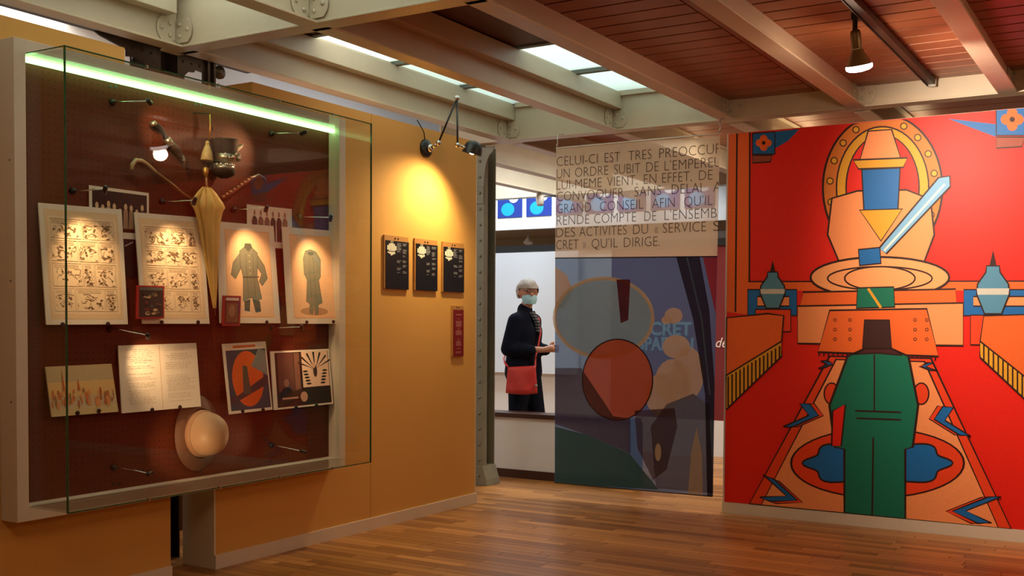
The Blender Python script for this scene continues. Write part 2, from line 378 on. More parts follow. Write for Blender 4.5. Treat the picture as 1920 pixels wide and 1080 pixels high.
# joists and cross beams: rolled steel, flanges and web, with riveted plates at the crossings
def joist(xc, y0, y1, label, zb=2.75, upper=None, m=CREAMP, h=.29):
    t = thing('steel_joist', (xc, (y0+y1)/2, zb), label, 'beam', 'joists running away from the viewer')
    b = MB(); b.box((xc-.055, y0, zb), (xc+.055, y1, zb+.012)); b.box((xc-.055, y0, zb+h-.012), (xc+.055, y1, zb+h))
    b.box((xc-.008, y0, zb+.012), (xc+.008, y1, zb+h-.012))
    for sx in (-1, 1):   # fillets
        b.prism([(xc+sx*.008, y0, zb+.012), (xc+sx*.026, y0, zb+.012), (xc+sx*.008, y0, zb+.026)], (0, y1-y0, 0))
    b.build('web', m, t, bevel=.002)
    if upper:
        bx('upper_plank', (xc+.01, upper[0], 2.905), (xc+.085, upper[1], 3.02), m, t, bevel=.003)
    return t
def gusset(t, x, yb, zb=2.75, side=1, front=True):
    """plate on the cross beam's front face, and an angle on the joist web; rivets are sub-parts"""
    R_ = .062
    def outline(w_, h_):
        return [(-w_, .02), (-w_, h_-.02), (-w_+.02, h_), (w_-.03, h_), (w_-.006, h_*.75), (w_, h_*.5), (w_-.006, h_*.25), (w_-.03, .0), (-w_+.02, 0)]
    p = MB(); o = [(x+.066+a, yb-.008, zb+.022+b) for a, b in outline(.062, .128)]
    p.prism(o, (0, .006, 0)); g = p.build('gusset_plate', CREAMP, t, bevel=.0015)
    for a, b in ((-.025, .035), (-.025, .095), (.03, .065)):
        MB().lathe((x+.066+a, yb-.008, zb+.022+b), (0, -1, 0), [(.012, 0), (.011, .004), (.007, .008), (0, .0095)], n=10).build('rivet', CREAMP, g)
    p = MB(); o = [(x+.016, yb-.012-(.064+a), zb+.022+b) for a, b in outline(.060, .128)]
    p.prism(o, (-.006, 0, 0)); g = p.build('gusset_plate', CREAMP, t, bevel=.0015)
    for a, b in ((-.025, .035), (-.025, .095), (.03, .065)):
        MB().lathe((x+.016, yb-.076-a, zb+.022+b), (1, 0, 0), [(.012, 0), (.011, .004), (.007, .008), (0, .0095)], n=10).build('rivet', CREAMP, g)
names = ['cream steel joist directly above the ochre wall, leftmost of the joists', 'cream steel joist between the narrow and the wide skylight',
         'reddish lit steel joist between the wide skylight and the wooden boards', 'steel joist with a bright cream side, left of the hanging spotlight',
         'steel joist at the upper right corner, right of the hanging spotlight', 'steel joist beyond the right edge of the view', 'outermost steel joist on the right']
js = []
for i, x in enumerate(JX):
    js.append(joist(x, YN+.02, YF-.055, names[i], upper=(YN+.1, 7.33) if i < 2 else None))
for i in range(4):
    x = JX[i]; j = joist(x, .9, YN-.055, ['cream joist segment nearest the viewer, over the left wall', 'cream joist segment nearest the viewer, at top left beyond the first plate',
        'near joist segment before the near cross beam, above the view', 'near joist segment at upper right, above the view'][i], upper=(.9, YN-.12) if i == 0 else None)
    gusset(j, x, YN-.055)
far_lab = ['cream beam crossing behind the steel column, upper of two', 'far joist seen above the hanging banner at its left', 'far joist seen above the middle of the hanging banner', 'far joist hidden behind the mural wall', 'far joist behind the mural wall, right']
for i in range(4):
    joist(JX[i], YF+.11, 10.7, far_lab[i], h=.2)
joist(-5.23, YF+.11, 11.46, 'cream joist beyond the steel column, just above the blue pictures', h=.26)
joist(-5.93, YF+.11, 11.46, 'lowest cream joist beyond the steel column, nearest the blue pictures', h=.26)
def crossbeam(y, x0, x1, label, h=.27, zb=2.75):
    t = thing('cross_beam', ((x0+x1)/2, y, zb), label, 'beam')
    b = MB(); b.box((x0, y-.06, zb), (x1, y+.06, zb+.012)); b.box((x0, y-.01-.04, zb+.012), (x1, y+.01, zb+h)); b.box((x0, y-.06, zb+h-.012), (x1, y+.06, zb+h))
    b.build('web', CREAMP, t, bevel=.002); return t
cbn = crossbeam(YN, -4.60, FX1, 'near cream cross beam running from the left wall to the top of the picture')
cbf = crossbeam(YF, -4.95, FX1, 'far cream cross beam above the hanging banner and the red mural')
crossbeam(10.75, -7, FX1, 'farthest cross beam in the hall beyond')
for i, x in enumerate(JX[:6]): gusset(cbf, x, YF-.05)
bx('skylight_sill', (JX[0]+.1, 7.30, 3.0), (JX[2]-.06, 7.33, 3.035), CREAMP, cbf)

# skylights
PANE = translucent_mat('frosted_pane', (.88, .93, .90), .12, .85)
FR = mat('skylight_frame', (.16, .17, .14), .5)
def skylight(n, x0, x1, spans, label):
    f = MB(); ys = [s[0] for s in spans]+[spans[-1][1]]
    f.box((x0-.02, ys[0]-.03, 3.02), (x0, ys[-1]+.02, 3.07)); f.box((x1, ys[0]-.03, 3.02), (x1+.02, ys[-1]+.02, 3.07))
    for a in [ys[0]-.03]+[s[1] for s in spans]: f.box((x0, a, 3.02), (x1, a+.045, 3.07))
    o = f.build('window_%d' % n, FR, kind='structure', label=label)
    for a, b in spans: bx('pane', (x0, a, 3.045), (x1, b, 3.051), PANE, o)
skylight(1, JX[1]+.03, JX[2]-.02, [(5.835, 6.60), (6.645, 7.37)], 'wide frosted skylight between the joists')
skylight(2, JX[0]+.03, JX[1]-.02, [(4.99, 5.785), (5.83, 6.60), (6.645, 7.37)], 'narrow frosted skylight above the ochre wall')

skylight(3, JX[0]+.03, JX[1]-.02, [(2.1, 3.0), (3.05, 3.98)], 'unseen skylight added over the near bay above the display case')  # both near skylights are unseen, added to brighten the beams and wall
skylight(4, JX[1]+.03, JX[2]-.02, [(2.1, 3.0), (3.05, 3.98)], 'unseen skylight added over the second near bay')
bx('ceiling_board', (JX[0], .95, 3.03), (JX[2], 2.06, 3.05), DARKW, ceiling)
# steel columns
def column(cx, cy, name_label, z1=2.76, foot=True, m=STEEL):
    t = thing('steel_column', (cx, cy, 0), name_label, 'column')
    b = MB(); b.box((cx-.09, cy-.09, 0), (cx+.09, cy-.078, z1)); b.box((cx-.09, cy+.078, 0), (cx+.09, cy+.09, z1)); b.box((cx-.012, cy-.078, 0), (cx+.012, cy+.078, z1))
    for sx in (-1, 1): b.box((cx+sx*.076, cy-.078, 0), (cx+sx*.09, cy-.03, z1))
    b.build('shaft', m, t, bevel=.002)
    if foot:
        p = MB(); p.prism([(cx-.14, cy-.1, 0), (cx+.14, cy-.1, 0), (cx+.13, cy-.1, .05), (cx+.092, cy-.1, .16), (cx-.092, cy-.1, .16), (cx-.13, cy-.1, .05)], (0, .2, 0)); p.build('foot', m, t, bevel=.003)
        p = MB(); pts = [(cx-.09, cy-.1, 2.42), (cx+.092, cy-.1, 2.42)]+[(cx+.092+.09*(1-math.cos(a)), cy-.1, 2.42+.27*math.sin(a)) for a in (.3, .6, .9, 1.2, 1.5)]+[(cx+.19, cy-.1, z1-.012), (cx-.09, cy-.1, z1-.012)]
        p.prism(pts, (0, .012, 0)); p.build('bracket', m, t)
        bx('splice_plate', (cx-.088, cy-.098, 2.28), (cx+.088, cy-.091, 2.42), m, t, bevel=.002)
    z = .08
    while z < z1-.1:
        for sx in (-1, 1):
            MB().lathe((cx+sx*.055, cy-.1 if foot and (z < .16 or z > 2.28) else cy-.09, z), (0, -1, 0), [(.013, 0), (.012, .005), (.007, .010), (0, .012)], n=8).build('rivet', m, t)
        z += .127
    return t
column(-4.825, 7.49, 'grey green riveted steel column beside the end of the ochre wall', z1=2.745)
# dark riveted column and plates in the slot of the ochre wall
dc = column(-4.80, 4.13, 'dark riveted steel column in the slot of the ochre wall under the case', z1=2.90, foot=False, m=DKSTEEL)
br = MB()
br.prism([(-4.705, y, z) for y, z in ((3.64, 2.92), (3.64, 2.80), (3.70, 2.775), (3.86, 2.74), (3.86, 2.705), (3.915, 2.712), (3.93, 2.697), (3.97, 2.694), (3.99, 2.67), (4.0, 2.5), (4.06, 2.5), (4.06, 2.92))], (.012, 0, 0))
br.build('bracket_plate', DKSTEEL, dc)
br = MB()
br.prism([(-4.705, y, z) for y, z in ((4.20, 2.92), (4.20, 2.5), (4.24, 2.5), (4.25, 2.68), (4.28, 2.708), (4.32, 2.712), (4.33, 2.728), (4.385, 2.724), (4.385, 2.5), (4.465, 2.5), (4.47, 2.92))], (.012, 0, 0))
br.build('bracket_plate', DKSTEEL, dc)
bx('top_rail', (-4.72, 2.9, 2.792), (-4.64, 4.75, 2.86), DKSTEEL, dc, bevel=.004)
bx('post', (-4.69, 4.40, 2.5), (-4.67, 4.415, 2.80), DKSTEEL, dc); bx('post', (-4.69, 4.445, 2.5), (-4.67, 4.46, 2.80), DKSTEEL, dc)
MB().lathe((-4.70, 4.505, 2.748), (1, 0, 0), [(.038, 0), (.038, .02), (.014, .022), (.012, .03)], n=20).build('scroll', DKSTEEL, dc)
for y in (3.90, 3.96, 4.02, 4.24, 4.30, 4.36):
    MB().lathe((-4.693, y, 2.755), (1, 0, 0), [(.008, 0), (.007, .004), (0, .006)], n=8).build('rivet', DKSTEEL, dc)
t = thing('cable_coil', (-4.62, 4.03, .0), 'dark coiled cable lying at the foot of the slot in the ochre wall', 'cable')
MB().tube([(-4.60+.05*math.cos(a), 3.92+.07*math.sin(a), .012+.010*a/2) for a in [i*.5 for i in range(40)]], .009, n=6).build('coil', BLACK, t)
bx('plug', (-4.58, 3.90, .12), (-4.54, 3.94, .17), BLACK, t, bevel=.006)

# ceiling track with spotlight
t = thing('ceiling_track', (-1.30, 6.2, 2.83), 'dark metal track under the boards beside the hanging spotlight', 'track')
bx('rail', (-1.325, 3.2, 2.835), (-1.285, 7.26, 2.872), DKSTEEL, t, bevel=.003)
bx('rail_lip', (-1.332, 3.2, 2.828), (-1.326, 7.26, 2.85), DKSTEEL, t); bx('end_cap', (-1.33, 7.26, 2.826), (-1.28, 7.285, 2.876), CHROME, t, bevel=.003)
t = thing('spotlight', (-1.37, 5.6, 2.84), 'lit brass coloured spotlight bulb hanging in front of the red mural', 'lamp')
BRASS = mat('bronze_lacquer', (.20, .115, .045), .4, metal=.4)
MB().tube([(-1.376, 5.6, 2.90), (-1.376, 5.6, 2.80)], .013, n=8).build('stem', DKSTEEL, t)
bx('adapter', (-1.39, 5.57, 2.85), (-1.30, 5.63, 2.885), DKSTEEL, t, bevel=.004)
sp0 = Vector((-1.376, 5.6, 2.805)); sax = (Vector((-1.366, 5.66, 2.62))-sp0).normalized()
MB().lathe(sp0, sax, [(.012, 0), (.022, .006), (.0265, .02), (.0275, .09), (.026, .098)], n=24).build('socket', BRASS, t)
MB().lathe(sp0, sax, [(.027, .095), (.034, .115), (.052, .150), (.0635, .178)], n=32, cap=False).build('reflector', BRASS, t)
MB().lathe(sp0, sax, [(.0635, .176), (.0665, .183), (.064, .196), (.050, .205), (.02, .210), (0, .211)], n=32).build('bulb', emis('lit_bulb', (1, .86, .78), 9.0), t)
lamp('spot_light', 'SPOT', sp0+sax*.225, (-.45, MY, 1.9), 260, (1, .80, .62), t, spot_size=1.9, spot_blend=.8, shadow_soft_size=.05)
lamp('glow', 'POINT', sp0+sax*.24, None, 12.0, (1, .70, .48), t, shadow_soft_size=.05)

# black articulated wall lamp
t = thing('wall_lamp', (WX, 6.0, 2.5), 'black jointed swing arm wall lamp lit above the information panels', 'lamp')
b0 = Vector((WX, 6.01, 2.495))
MB().lathe(b0, (1, 0, 0), [(.062, 0), (.062, .012), (.055, .022), (.03, .03)], n=28).build('base', BLACK, t)
MB().lathe(b0, (1, 0, 0), [(.027, .028), (.027, .05), (.018, .06)], n=20).build('hub', CHROME, t)
j1 = P(822, 268, 'x', -4.22); ap = P(857, 184, 'x', -4.12); j2 = P(858, 272, 'x', -4.04); hd = P(886, 282, 'x', -4.0)
def rod(nm, a, b, r, m): return MB().tube([a, b], r, n=8).build(nm, m, t)
rod('arm_joint', b0+Vector((.055, 0, 0)), j1, .010, CHROME); MB().ball(j1, .019).build('knuckle', CHROME, t)
rod('arm', j1, ap, .0065, BLACK); MB().ball(ap, .019).build('knuckle', CHROME, t); rod('arm', ap, j2, .0065, BLACK); MB().ball(j2, .017).build('knuckle', CHROME, t)
rod('arm_joint', j2, hd, .009, CHROME)
aim = (Vector((WX, 6.02, 2.02))-hd).normalized(); aim = (aim+Vector((.25, .1, -.35))).normalized()
hc = hd-aim*.01
MB().lathe(hc, aim, [(.012, -.055), (.035, -.048), (.054, -.030), (.064, -.002), (.067, .03), (.069, .034), (.064, .033), (.058, 0), (.035, -.035), (.0, -.045)], n=32, cap=False).build('shade', BLACK, t)
MB().ball(hc+aim*.012, .026, n=16).build('bulb', emis('lit_bulb_cream', (1, .8, .6), 12), t)
lamp('lamp_light', 'SPOT', hc+aim*.045, (WX, 5.88, 1.70), 72, (1, .74, .36), t, spot_size=2.3, spot_blend=.9, shadow_soft_size=.03)
cb = P(782, 225, 'x', WX+.02)
MB().tube([b0+Vector((.012, -.02, .055)), P(795, 248, 'x', WX+.02), P(788, 235, 'x', WX+.02), cb], .0035, n=6).build('cord', BLACK, t)

# ================================================================= HALL BEYOND
lwl = bx('wall_low', (-7.9, 7.93, 0), (-3.667, 8.08, .515), HALLW, kind='structure')
bx('cap_board', (-7.9, 7.90, .515), (-3.655, 8.11, .555), BROWNW, lwl, bevel=.004); bx('end_board', (-3.667, 7.905, 0), (-3.64, 8.105, .516), BROWNW, lwl)
bx('baseboard_low', (-7.9, 7.915, 0), (-3.64, 7.93, .072), BROWNW, kind='structure')
rw = MB().box((-8.4, 10.30, 0), (-5.0, 10.42, 2.15), HALLW).box((-5.0, 10.30, .36), (-1.5, 10.42, 2.15), REDW).box((-5.0, 10.30, 0), (-1.5, 10.42, .36), HALLW)
redwall = rw.build('wall_hall', None, kind='structure')
bx('top_rail', (-8.4, 10.27, 2.10), (-1.5, 10.45, 2.17), BLACK, redwall)
t = bx('display_board', (P(880, 600, 'y', 10.2).x, 10.22, P(1080, 703, 'y', 10.2).z), (P(1081, 600, 'y', 10.2).x, 10.25, 2.09), BOARDW, label='large blank white board on the far wall behind the walking visitor', cat='board')
# title lettering on the red wall, seen through the banner
tl = thing('wall_title', (-4.6, 10.295, 1.2), 'pale block lettering on the red wall seen through the banner', 'lettering')
LB = ink(150, 190, 205); mb = MB()
def px_text(mb, s, x0, x1, yb, yt, yplane, m, thin=0, shear=0, clipx=None):
    a = P(x0, yb, 'y', yplane); b = P(x1, yb, 'y', yplane); h = P(x0, yt, 'y', yplane).z-a.z
    text_mesh(s, mb, a, (1, 0, 0), (0, 0, 1), h, b.x-a.x, m, thin, None if clipx is None else P(clipx, yb, 'y', yplane).x-a.x, shear)
px_text(mb, 'LE SECRET', 1150, 1297, 627, 603, 10.29, LB, .035); px_text(mb, 'ESPADON', 1185, 1300, 655, 631, 10.29, LB, .035)
mb.build('lettering', None, tl, recalc=False)
mb = MB(); px_text(mb, 'de l\'', 1146, 1172, 640, 626, 10.29, LB, .0, .35); mb.build('script_word', None, tl, recalc=False, kind='stuff'); mb = MB(); px_text(mb, 'de', 1342, 1364, 651, 632, 10.29, ink(235, 225, 215), .0, .3)
mb.build('script_word', None, tl, recalc=False, kind='stuff')
# white picture band with blue pictures
sg = thing('picture_band', (-6.6, 11.5, 2.47), 'bright white band holding a row of blue pictures above the hall', 'sign')
bx('band', (-9, 11.5, 2.47), (-3.0, 11.6, 3.6), mat('band_white', (.9, .9, .88), .5, noise=.0), sg)
NAVY = ink(38, 62, 150); CY_ = ink(30, 170, 225); PW = ink(240, 240, 240)
for r, zz in enumerate((2.620, 3.025)):
    for i in range(-4, 7):
        x0 = -7.15+.412*i
        p = bx('picture', (x0, 11.488, zz), (x0+.35, 11.5, zz+.335), NAVY, sg)
        a = Art(lambda u, v, x0=x0, zz=zz: (x0+u*.35, 11.488, zz+v*.335), (0, -1, 0), .001)
        a.ell(.42, .30, .27, .24, CY_); a.ell(.66, .72, .20, .19, PW)
        a.build('picture_print', p)
sof = MB().box((-9, 12.6, 2.0), (-6.75, 12.7, 2.6)); sof.build('trim_1', TAN, kind='structure')
bx('trim_2', (-9, 11.6, 2.46), (-3, 12.7, 2.5), TAN, kind='structure')
t = thing('hall_spotlight', (-6.9, 11.9, 2.46), 'small pale spotlight under the white band of blue pictures', 'lamp')
q = P(991, 430, 'y', 11.9)
MB().tube([(q.x, 11.9, 2.47), (q.x, 11.9, 2.40)], .012, n=8).build('stem', WHITE, t); MB().lathe((q.x, 11.9, 2.41), (.1, -.3, -1), [(.02, 0), (.03, .03), (.055, .07), (.06, .085)], n=16).build('shade', WHITE, t)
# little spot on the far beam, left of banner
t = thing('hall_spotlight', (-5.93, 10.0, 2.7), 'whitish spotlight hanging below the far joist in front of the blue pictures', 'lamp')
q = P(1012, 362, 'x', -5.93)
MB().tube([(q.x, q.y, 2.75), (q.x, q.y, q.z-.02)], .02, n=8).build('stem', WHITE, t)
MB().lathe((q.x, q.y, q.z-.01), (.12, -.1, -1), [(.035, 0), (.045, .05), (.04, .12), (.03, .13)], n=16).build('shade', WHITE, t)

# ================================================================= DISPLAY CASE
XK, XF, XG = -4.286, -4.204, -3.942     # perforated board, frame front, glass front
CY0, CY1, CZ0, CZ1 = 2.873, 5.042, .451, 2.520
case = thing('display_case', (WX, 3.95, CZ0), 'glass fronted wall display case with white frame and brown perforated board', 'display case')
bx('perforated_board', (XK-.03, CY0+.05, CZ0+.05), (XK, CY1-.05, CZ1-.05), pegboard_mat(), case)
FW = .056
for a, b in (((WX+.001, CY0, CZ0), (XF, CY0+FW, CZ1)), ((WX+.001, CY1-FW, CZ0), (XF, CY1, CZ1)),
             ((WX+.001, CY0+FW, CZ1-FW), (XF, CY1-FW, CZ1)), ((WX+.001, CY0+FW, CZ0), (XF, CY1-FW, CZ0+FW+.008))):
    bx('frame_side', a, b, WHITE, case, bevel=.0015)
GT = .008; GY0, GY1, GZ0, GZ1 = 2.93, 4.959, .509, 2.460
for a, b in (((XG-GT, GY0, GZ0), (XG, GY1, GZ1)), ((XF, GY0, GZ0), (XG-GT, GY0+GT, GZ1)), ((XF, GY1-GT, GZ0), (XG-GT, GY1, GZ1)),
             ((XF, GY0+GT, GZ1-GT), (XG-GT, GY1-GT, GZ1)), ((XF, GY0+GT, GZ0), (XG-GT, GY1-GT, GZ0+GT))):
    # each pane: one clear face towards the room, a coloured strip along its cut edges
    mb = MB(); mb.box(a, b); o = mb.build('glass_pane', GLASS, case)
e = .0022
for a, b in (((XG-GT, GY0, GZ0), (XG, GY0, GZ1)), ((XG-GT, GY1, GZ0), (XG, GY1, GZ1)), ((XG-GT, GY0, GZ1), (XG, GY1, GZ1)), ((XG-GT, GY0, GZ0), (XG, GY1, GZ0))):
    bx('glass_edge', (a[0]-.001, a[1]-e, a[2]-e), (b[0]+.0005, b[1]+e, b[2]+e), GLASSEDGE, case)
bx('glass_edge', (XF, GY0-.001, GZ1-.001), (XG, GY0+.003, GZ1+.003), GLASSEDGE, case)
for y in (3.35, 3.78, 4.2, 4.62):
    bx('glass_clip', (XG-.012, y, GZ0-.006), (XG+.003, y+.008, GZ0+.006), CHROME, case)
    bx('glass_clip', (XG-.012, y, GZ1-.006), (XG+.003, y+.008, GZ1+.006), CHROME, case)
zl = P(300, 170, 'x', -4.25).z
zl = 2.437
bx('light_strip', (-4.262, 2.935, zl), (-4.238, 4.982, zl+.020), emis('green_white_tube', (.45, 1.0, .36), 4.2), case)
for px, py in ((18, 300), (20, 527), (21, 754)):
    q = P(px, py, 'y', CY0); MB().lathe((q.x, CY0+.001, q.z), (0, -1, 0), [(.005, 0), (.004, .002)], n=10).build('screw', DKSTEEL, case)
for px, py in ((207, 162), (217, 162), (367, 195), (376, 196), (501, 222), (509, 224), (609, 245), (212, 908), (223, 907), (367, 885), (376, 885), (499, 866), (507, 865), (610, 380), (611, 392)):
    q = P(px, py, 'x', XK); MB().lathe((XK-.001, q.y, q.z), (1, 0, 0), [(.009, 0), (.008, .0018)], n=10).build('hole_plug', BLACK, case)

# prints leaning back on pegs
def sheet(name, px4, label, cat, group, base, lean=.05, top=.010, thick=.006, m=PAPER):
    """px4 = TL, TR, BR, BL surveyed in the photo; the foot stands off the board, the head leans back"""
    TL = P(*px4[0], 'x', XK+top+thick); BR, BL = (P(x, y, 'x', XK+lean+thick) for x, y in px4[2:])
    TR = PP(*px4[1], BL, (BR-BL).cross(TL-BL).normalized())
    o = MB().slab([BL, BR, TR, TL], (-thick, 0, 0), m).build(name, None, None, label=label, cat=cat, group=group)
    n = (BR-BL).cross(TL-BL).normalized(); n = n if n.x > 0 else -n
    return o, Art(lambda u, v: (BL*(1-u)+BR*u)*(1-v)+(TL*(1-u)+TR*u)*v, n, .0006)
def rect(a, u0, v0, u1, v1, m): a.poly([(u0, v0), (u1, v0), (u1, v1), (u0, v1)], m)
def scribble(a, rnd, u0, v0, u1, v1, k, m, wd=.006):
    a.hold = True
    for _ in range(k):
        cx, cy = rnd.uniform(u0, u1), rnd.uniform(v0, v1); pts = [(cx, cy)]
        for _ in range(rnd.randint(3, 6)):
            cx += rnd.uniform(-.05, .05); cy += rnd.uniform(-.03, .03); pts.append((min(max(cx, u0), u1), min(max(cy, v0), v1)))
        a.stroke(pts, wd*rnd.uniform(.5, 1.5), m)
    for _ in range(k//2):
        cx, cy = rnd.uniform(u0+.02, u1-.02), rnd.uniform(v0+.01, v1-.01)
        a.poly([(cx+rnd.uniform(.006, .022)*math.cos(t), cy+rnd.uniform(.005, .016)*math.sin(t)) for t in (0, .9, 1.8, 2.7, 3.6, 4.5, 5.4)], m)
    a.hold = False
PG, PN = ink(222, 196, 158), ink(118, 96, 70)
pg = 'large framed prints in the upper row of the case'
def comic(px4, label, seed):
    o, a = sheet('comic_page', px4, label, 'drawing', pg, None)
    rnd = random.Random(seed); rect(a, .055, .045, .945, .955, PG); rect(a, .09, .09, .91, .90, ink(232, 208, 172))
    vs = [.10, .345, .365, .60, .62, .885]
    for v0, v1 in ((.11, .30), (.32, .51), (.53, .70), (.72, .88)):
        us = [.11, rnd.uniform(.35, .5), rnd.uniform(.6, .75), .89]
        for u0, u1 in zip(us[:-1], us[1:]):
            a.stroke([(u0, v0), (u1-.015, v0), (u1-.015, v1), (u0, v1)], .004, PN, True)
            scribble(a, rnd, u0+.015, v0+.01, u1-.03, v0+(v1-v0)*.75, 13, PN, .005)
            for q in range(3): a.stroke([(u0+.02, v1-.014-q*.011), (u1-.05, v1-.014-q*.011)], .0025, PN)
    a.build('ink_drawing', o, kind='stuff'); return o
comic([(72, 380), (228, 393), (240, 608), (87, 609)], 'leftmost tall comic page in ink on cream paper in the upper row', 1)
comic([(252, 398), (379, 408), (393, 607), (267, 607)], 'tall comic page in ink behind the small red framed booklet, second from left', 2)
SKINP, COATG, COATD = ink(232, 178, 128), ink(126, 128, 108), ink(84, 88, 76)
def coat(px4, label, kind):
    o, a = sheet('colour_print', px4, label, 'print', pg, None)
    rect(a, .12, .06, .90, .93, SKINP); rect(a, .13, .07, .89, .92, ink(240, 196, 152))
    if kind == 1:
        a.outl([(.36, .70), (.24, .60), (.20, .48), (.27, .44), (.36, .54)], COATG, .008, COATD)
        a.outl([(.66, .70), (.78, .58), (.82, .46), (.72, .38), (.67, .42), (.72, .50), (.66, .56)], COATG, .008, COATD)
        a.outl([(.36, .72), (.45, .765), (.57, .765), (.67, .71), (.64, .46), (.70, .25), (.60, .22), (.52, .26), (.38, .22), (.40, .46), (.36, .58)], COATG, .008, COATD)
        a.outl([(.44, .765), (.46, .80), (.56, .80), (.58, .765), (.51, .72)], COATD, .006, COATD)
        a.outl([(.40, .22), (.50, .24), (.48, .12), (.40, .13)], COATD, .006, COATD); a.outl([(.54, .24), (.66, .22), (.67, .12), (.58, .11)], COATD, .006, COATD)
        for u in (.46, .58): a.stroke([(u, .70), (u+.01, .26)], .006, COATD)
        for v in (.68, .62, .56, .50): a.ell(.52, v, .010, .007, ink(200, 176, 120), 8)
        a.stroke([(.39, .46), (.67, .47)], .012, COATD)
    else:
        a.ell(.50, .13, .26, .045, ink(190, 150, 110))
        a.outl([(.40, .76), (.50, .78), (.60, .76), (.68, .68), (.66, .50), (.62, .46), (.66, .22), (.58, .20), (.57, .10), (.51, .10), (.50, .20), (.46, .10), (.41, .11), (.42, .21), (.36, .23), (.40, .46), (.35, .52), (.35, .68)], COATG, .008, COATD)
        a.ell(.5, .74, .06, .02, COATD)
        for u in (.46, .54): a.stroke([(u, .70), (u, .26)], .006, COATD)
    a.build('print_face', o); return o
coat([(407, 415), (513, 424), (526, 606), (413, 606)], 'white mounted print of a grey green military tunic, second from right in the upper row', 1)
coat([(529, 425), (627, 433), (639, 607), (540, 607)], 'white mounted print of a long grey greatcoat, rightmost of the upper row', 2)
# flat photographs behind
o, a = sheet('group_photograph', [(167, 347), (279, 362), (279, 432), (168, 424)], 'dark group photograph with white border above the left comic pages', 'photograph', None, None, .004, .004, .003)
rect(a, .045, .0, .965, .92, ink(14, 12, 16)); rnd = random.Random(5)
for k in range(9):
    u = .12+k*.095; hv = rnd.uniform(.42, .60); a.ell(u, hv, .028, .085, ink(205, 175, 140), 10); a.poly([(u-.045, .0), (u+.045, .0), (u+.035, hv-.08), (u-.035, hv-.08)], ink(*(rnd.choice([(150, 125, 100), (60, 50, 50), (185, 160, 130)]))))
a.build('photo_print', o)
o, a = sheet('dark_photograph', [(231, 436), (262, 438), (262, 520), (231, 520)], 'almost black photograph showing between the two tall comic pages', 'photograph', None, None, .004, .004, .003)
rect(a, .0, .0, 1, .86, ink(10, 9, 12)); a.stroke([(.1, .70), (.6, .80)], .03, ink(170, 160, 170)); a.build('photo_print', o)
o, a = sheet('figure_sketch', [(463, 383), (547, 392), (548, 467), (464, 462)], 'cream sketch of men standing in a row behind the tunic print', 'drawing', None, None, .004, .004, .003)
rnd = random.Random(8)
for k in range(6):
    u = .16+k*.135
    a.poly([(u-.05, .15), (u+.055, .15), (u+.06, .66), (u+.02, .74), (u-.03, .74), (u-.06, .62)], ink(*rnd.choice([(60, 50, 52), (110, 90, 76), (140, 118, 95)]))); a.ell(u, .82, .022, .07, ink(150, 110, 85), 10)
a.build('sketch_print', o)
# booklets
o, a = sheet('booklet', [(257, 535), (308, 536), (308, 597), (256, 598)], 'small red edged booklet with dark cover leaning against a comic page', 'booklet', None, None, .075, .055, .008, mat('red_card', s2l(150, 20, 12), .5))
rect(a, .08, .05, .95, .95, ink(38, 36, 30)); rect(a, .10, .86, .94, .94, ink(85, 95, 88)); rnd = random.Random(3)
for c in ((110, 40, 28), (130, 110, 60), (70, 80, 70), (190, 165, 120), (20, 18, 22)):
    for _ in range(5): a.ell(rnd.uniform(.2, .85), rnd.uniform(.12, .8), rnd.uniform(.03, .1), rnd.uniform(.02, .06), ink(*c), 9)
a.build('cover_print', o)
o, a = sheet('booklet', [(419, 554), (452, 555), (450, 611), (417, 611)], 'narrow red booklet leaning against the tunic print', 'booklet', None, None, .078, .058, .008, mat('red_card', s2l(150, 20, 12), .5))
rect(a, .1, .05, .92, .95, ink(96, 30, 20)); rect(a, .14, .84, .88, .93, ink(200, 180, 165)); rect(a, .2, .12, .85, .75, ink(120, 78, 52)); a.ell(.5, .5, .18, .2, ink(150, 110, 76)); a.build('cover_print', o)
# lower row
lg = 'pictures in the lower row of the case'
o, a = sheet('watercolour', [(85, 688), (209, 682), (222, 772), (97, 782)], 'faded landscape watercolour in ochre tones, lowest left picture', 'painting', lg, None, m=mat('card_buff', (.50, .40, .25), .7))
rect(a, 0, .62, 1, 1, ink(176, 160, 124)); rect(a, 0, .38, 1, .68, ink(205, 172, 112)); rect(a, 0, 0, 1, .16, ink(196, 178, 132)); rnd = random.Random(9)
for k in range(46):
    u, v = rnd.uniform(.03, .97), rnd.uniform(.2, .5); a.ell(u, v, rnd.uniform(.01, .03), rnd.uniform(.04, .12), ink(*rnd.choice([(190, 110, 62), (165, 95, 55), (150, 110, 66), (205, 140, 85)])), 9)
for u in (.22, .44): a.poly([(u-.02, .5), (u+.02, .5), (u, .95 if u < .3 else .75)], ink(180, 92, 52))
a.build('paint_layer', o, kind='stuff')
o, a = sheet('open_letter', [(222, 648), (368, 643), (377, 762), (229, 775)], 'open cream handwritten letter of two pages, brightly lit', 'letter', lg, None)
rnd = random.Random(4); rect(a, .495, .02, .505, .98, ink(205, 180, 150))
for u0, u1, n0 in ((.07, .46, 30), (.54, .94, 30)):
    for k in range(n0):
        v = .93-k*.028
        if rnd.random() < .14: continue
        x = u0+rnd.uniform(0, .12 if k < 9 else .02)
        while x < u1-.02:
            L = rnd.uniform(.015, .06)
            if x+L > u1-(rnd.random()*.1): break
            a.stroke([(x, v), (x+L, v+rnd.uniform(-.003, .003))], .0042, PN); x += L+.012
a.build('handwriting', o, kind='stuff')
o, a = sheet('poster', [(417, 645), (498, 640), (511, 768), (430, 777)], 'small poster with a dark diagonal over an orange disc on blue', 'poster', lg, None)
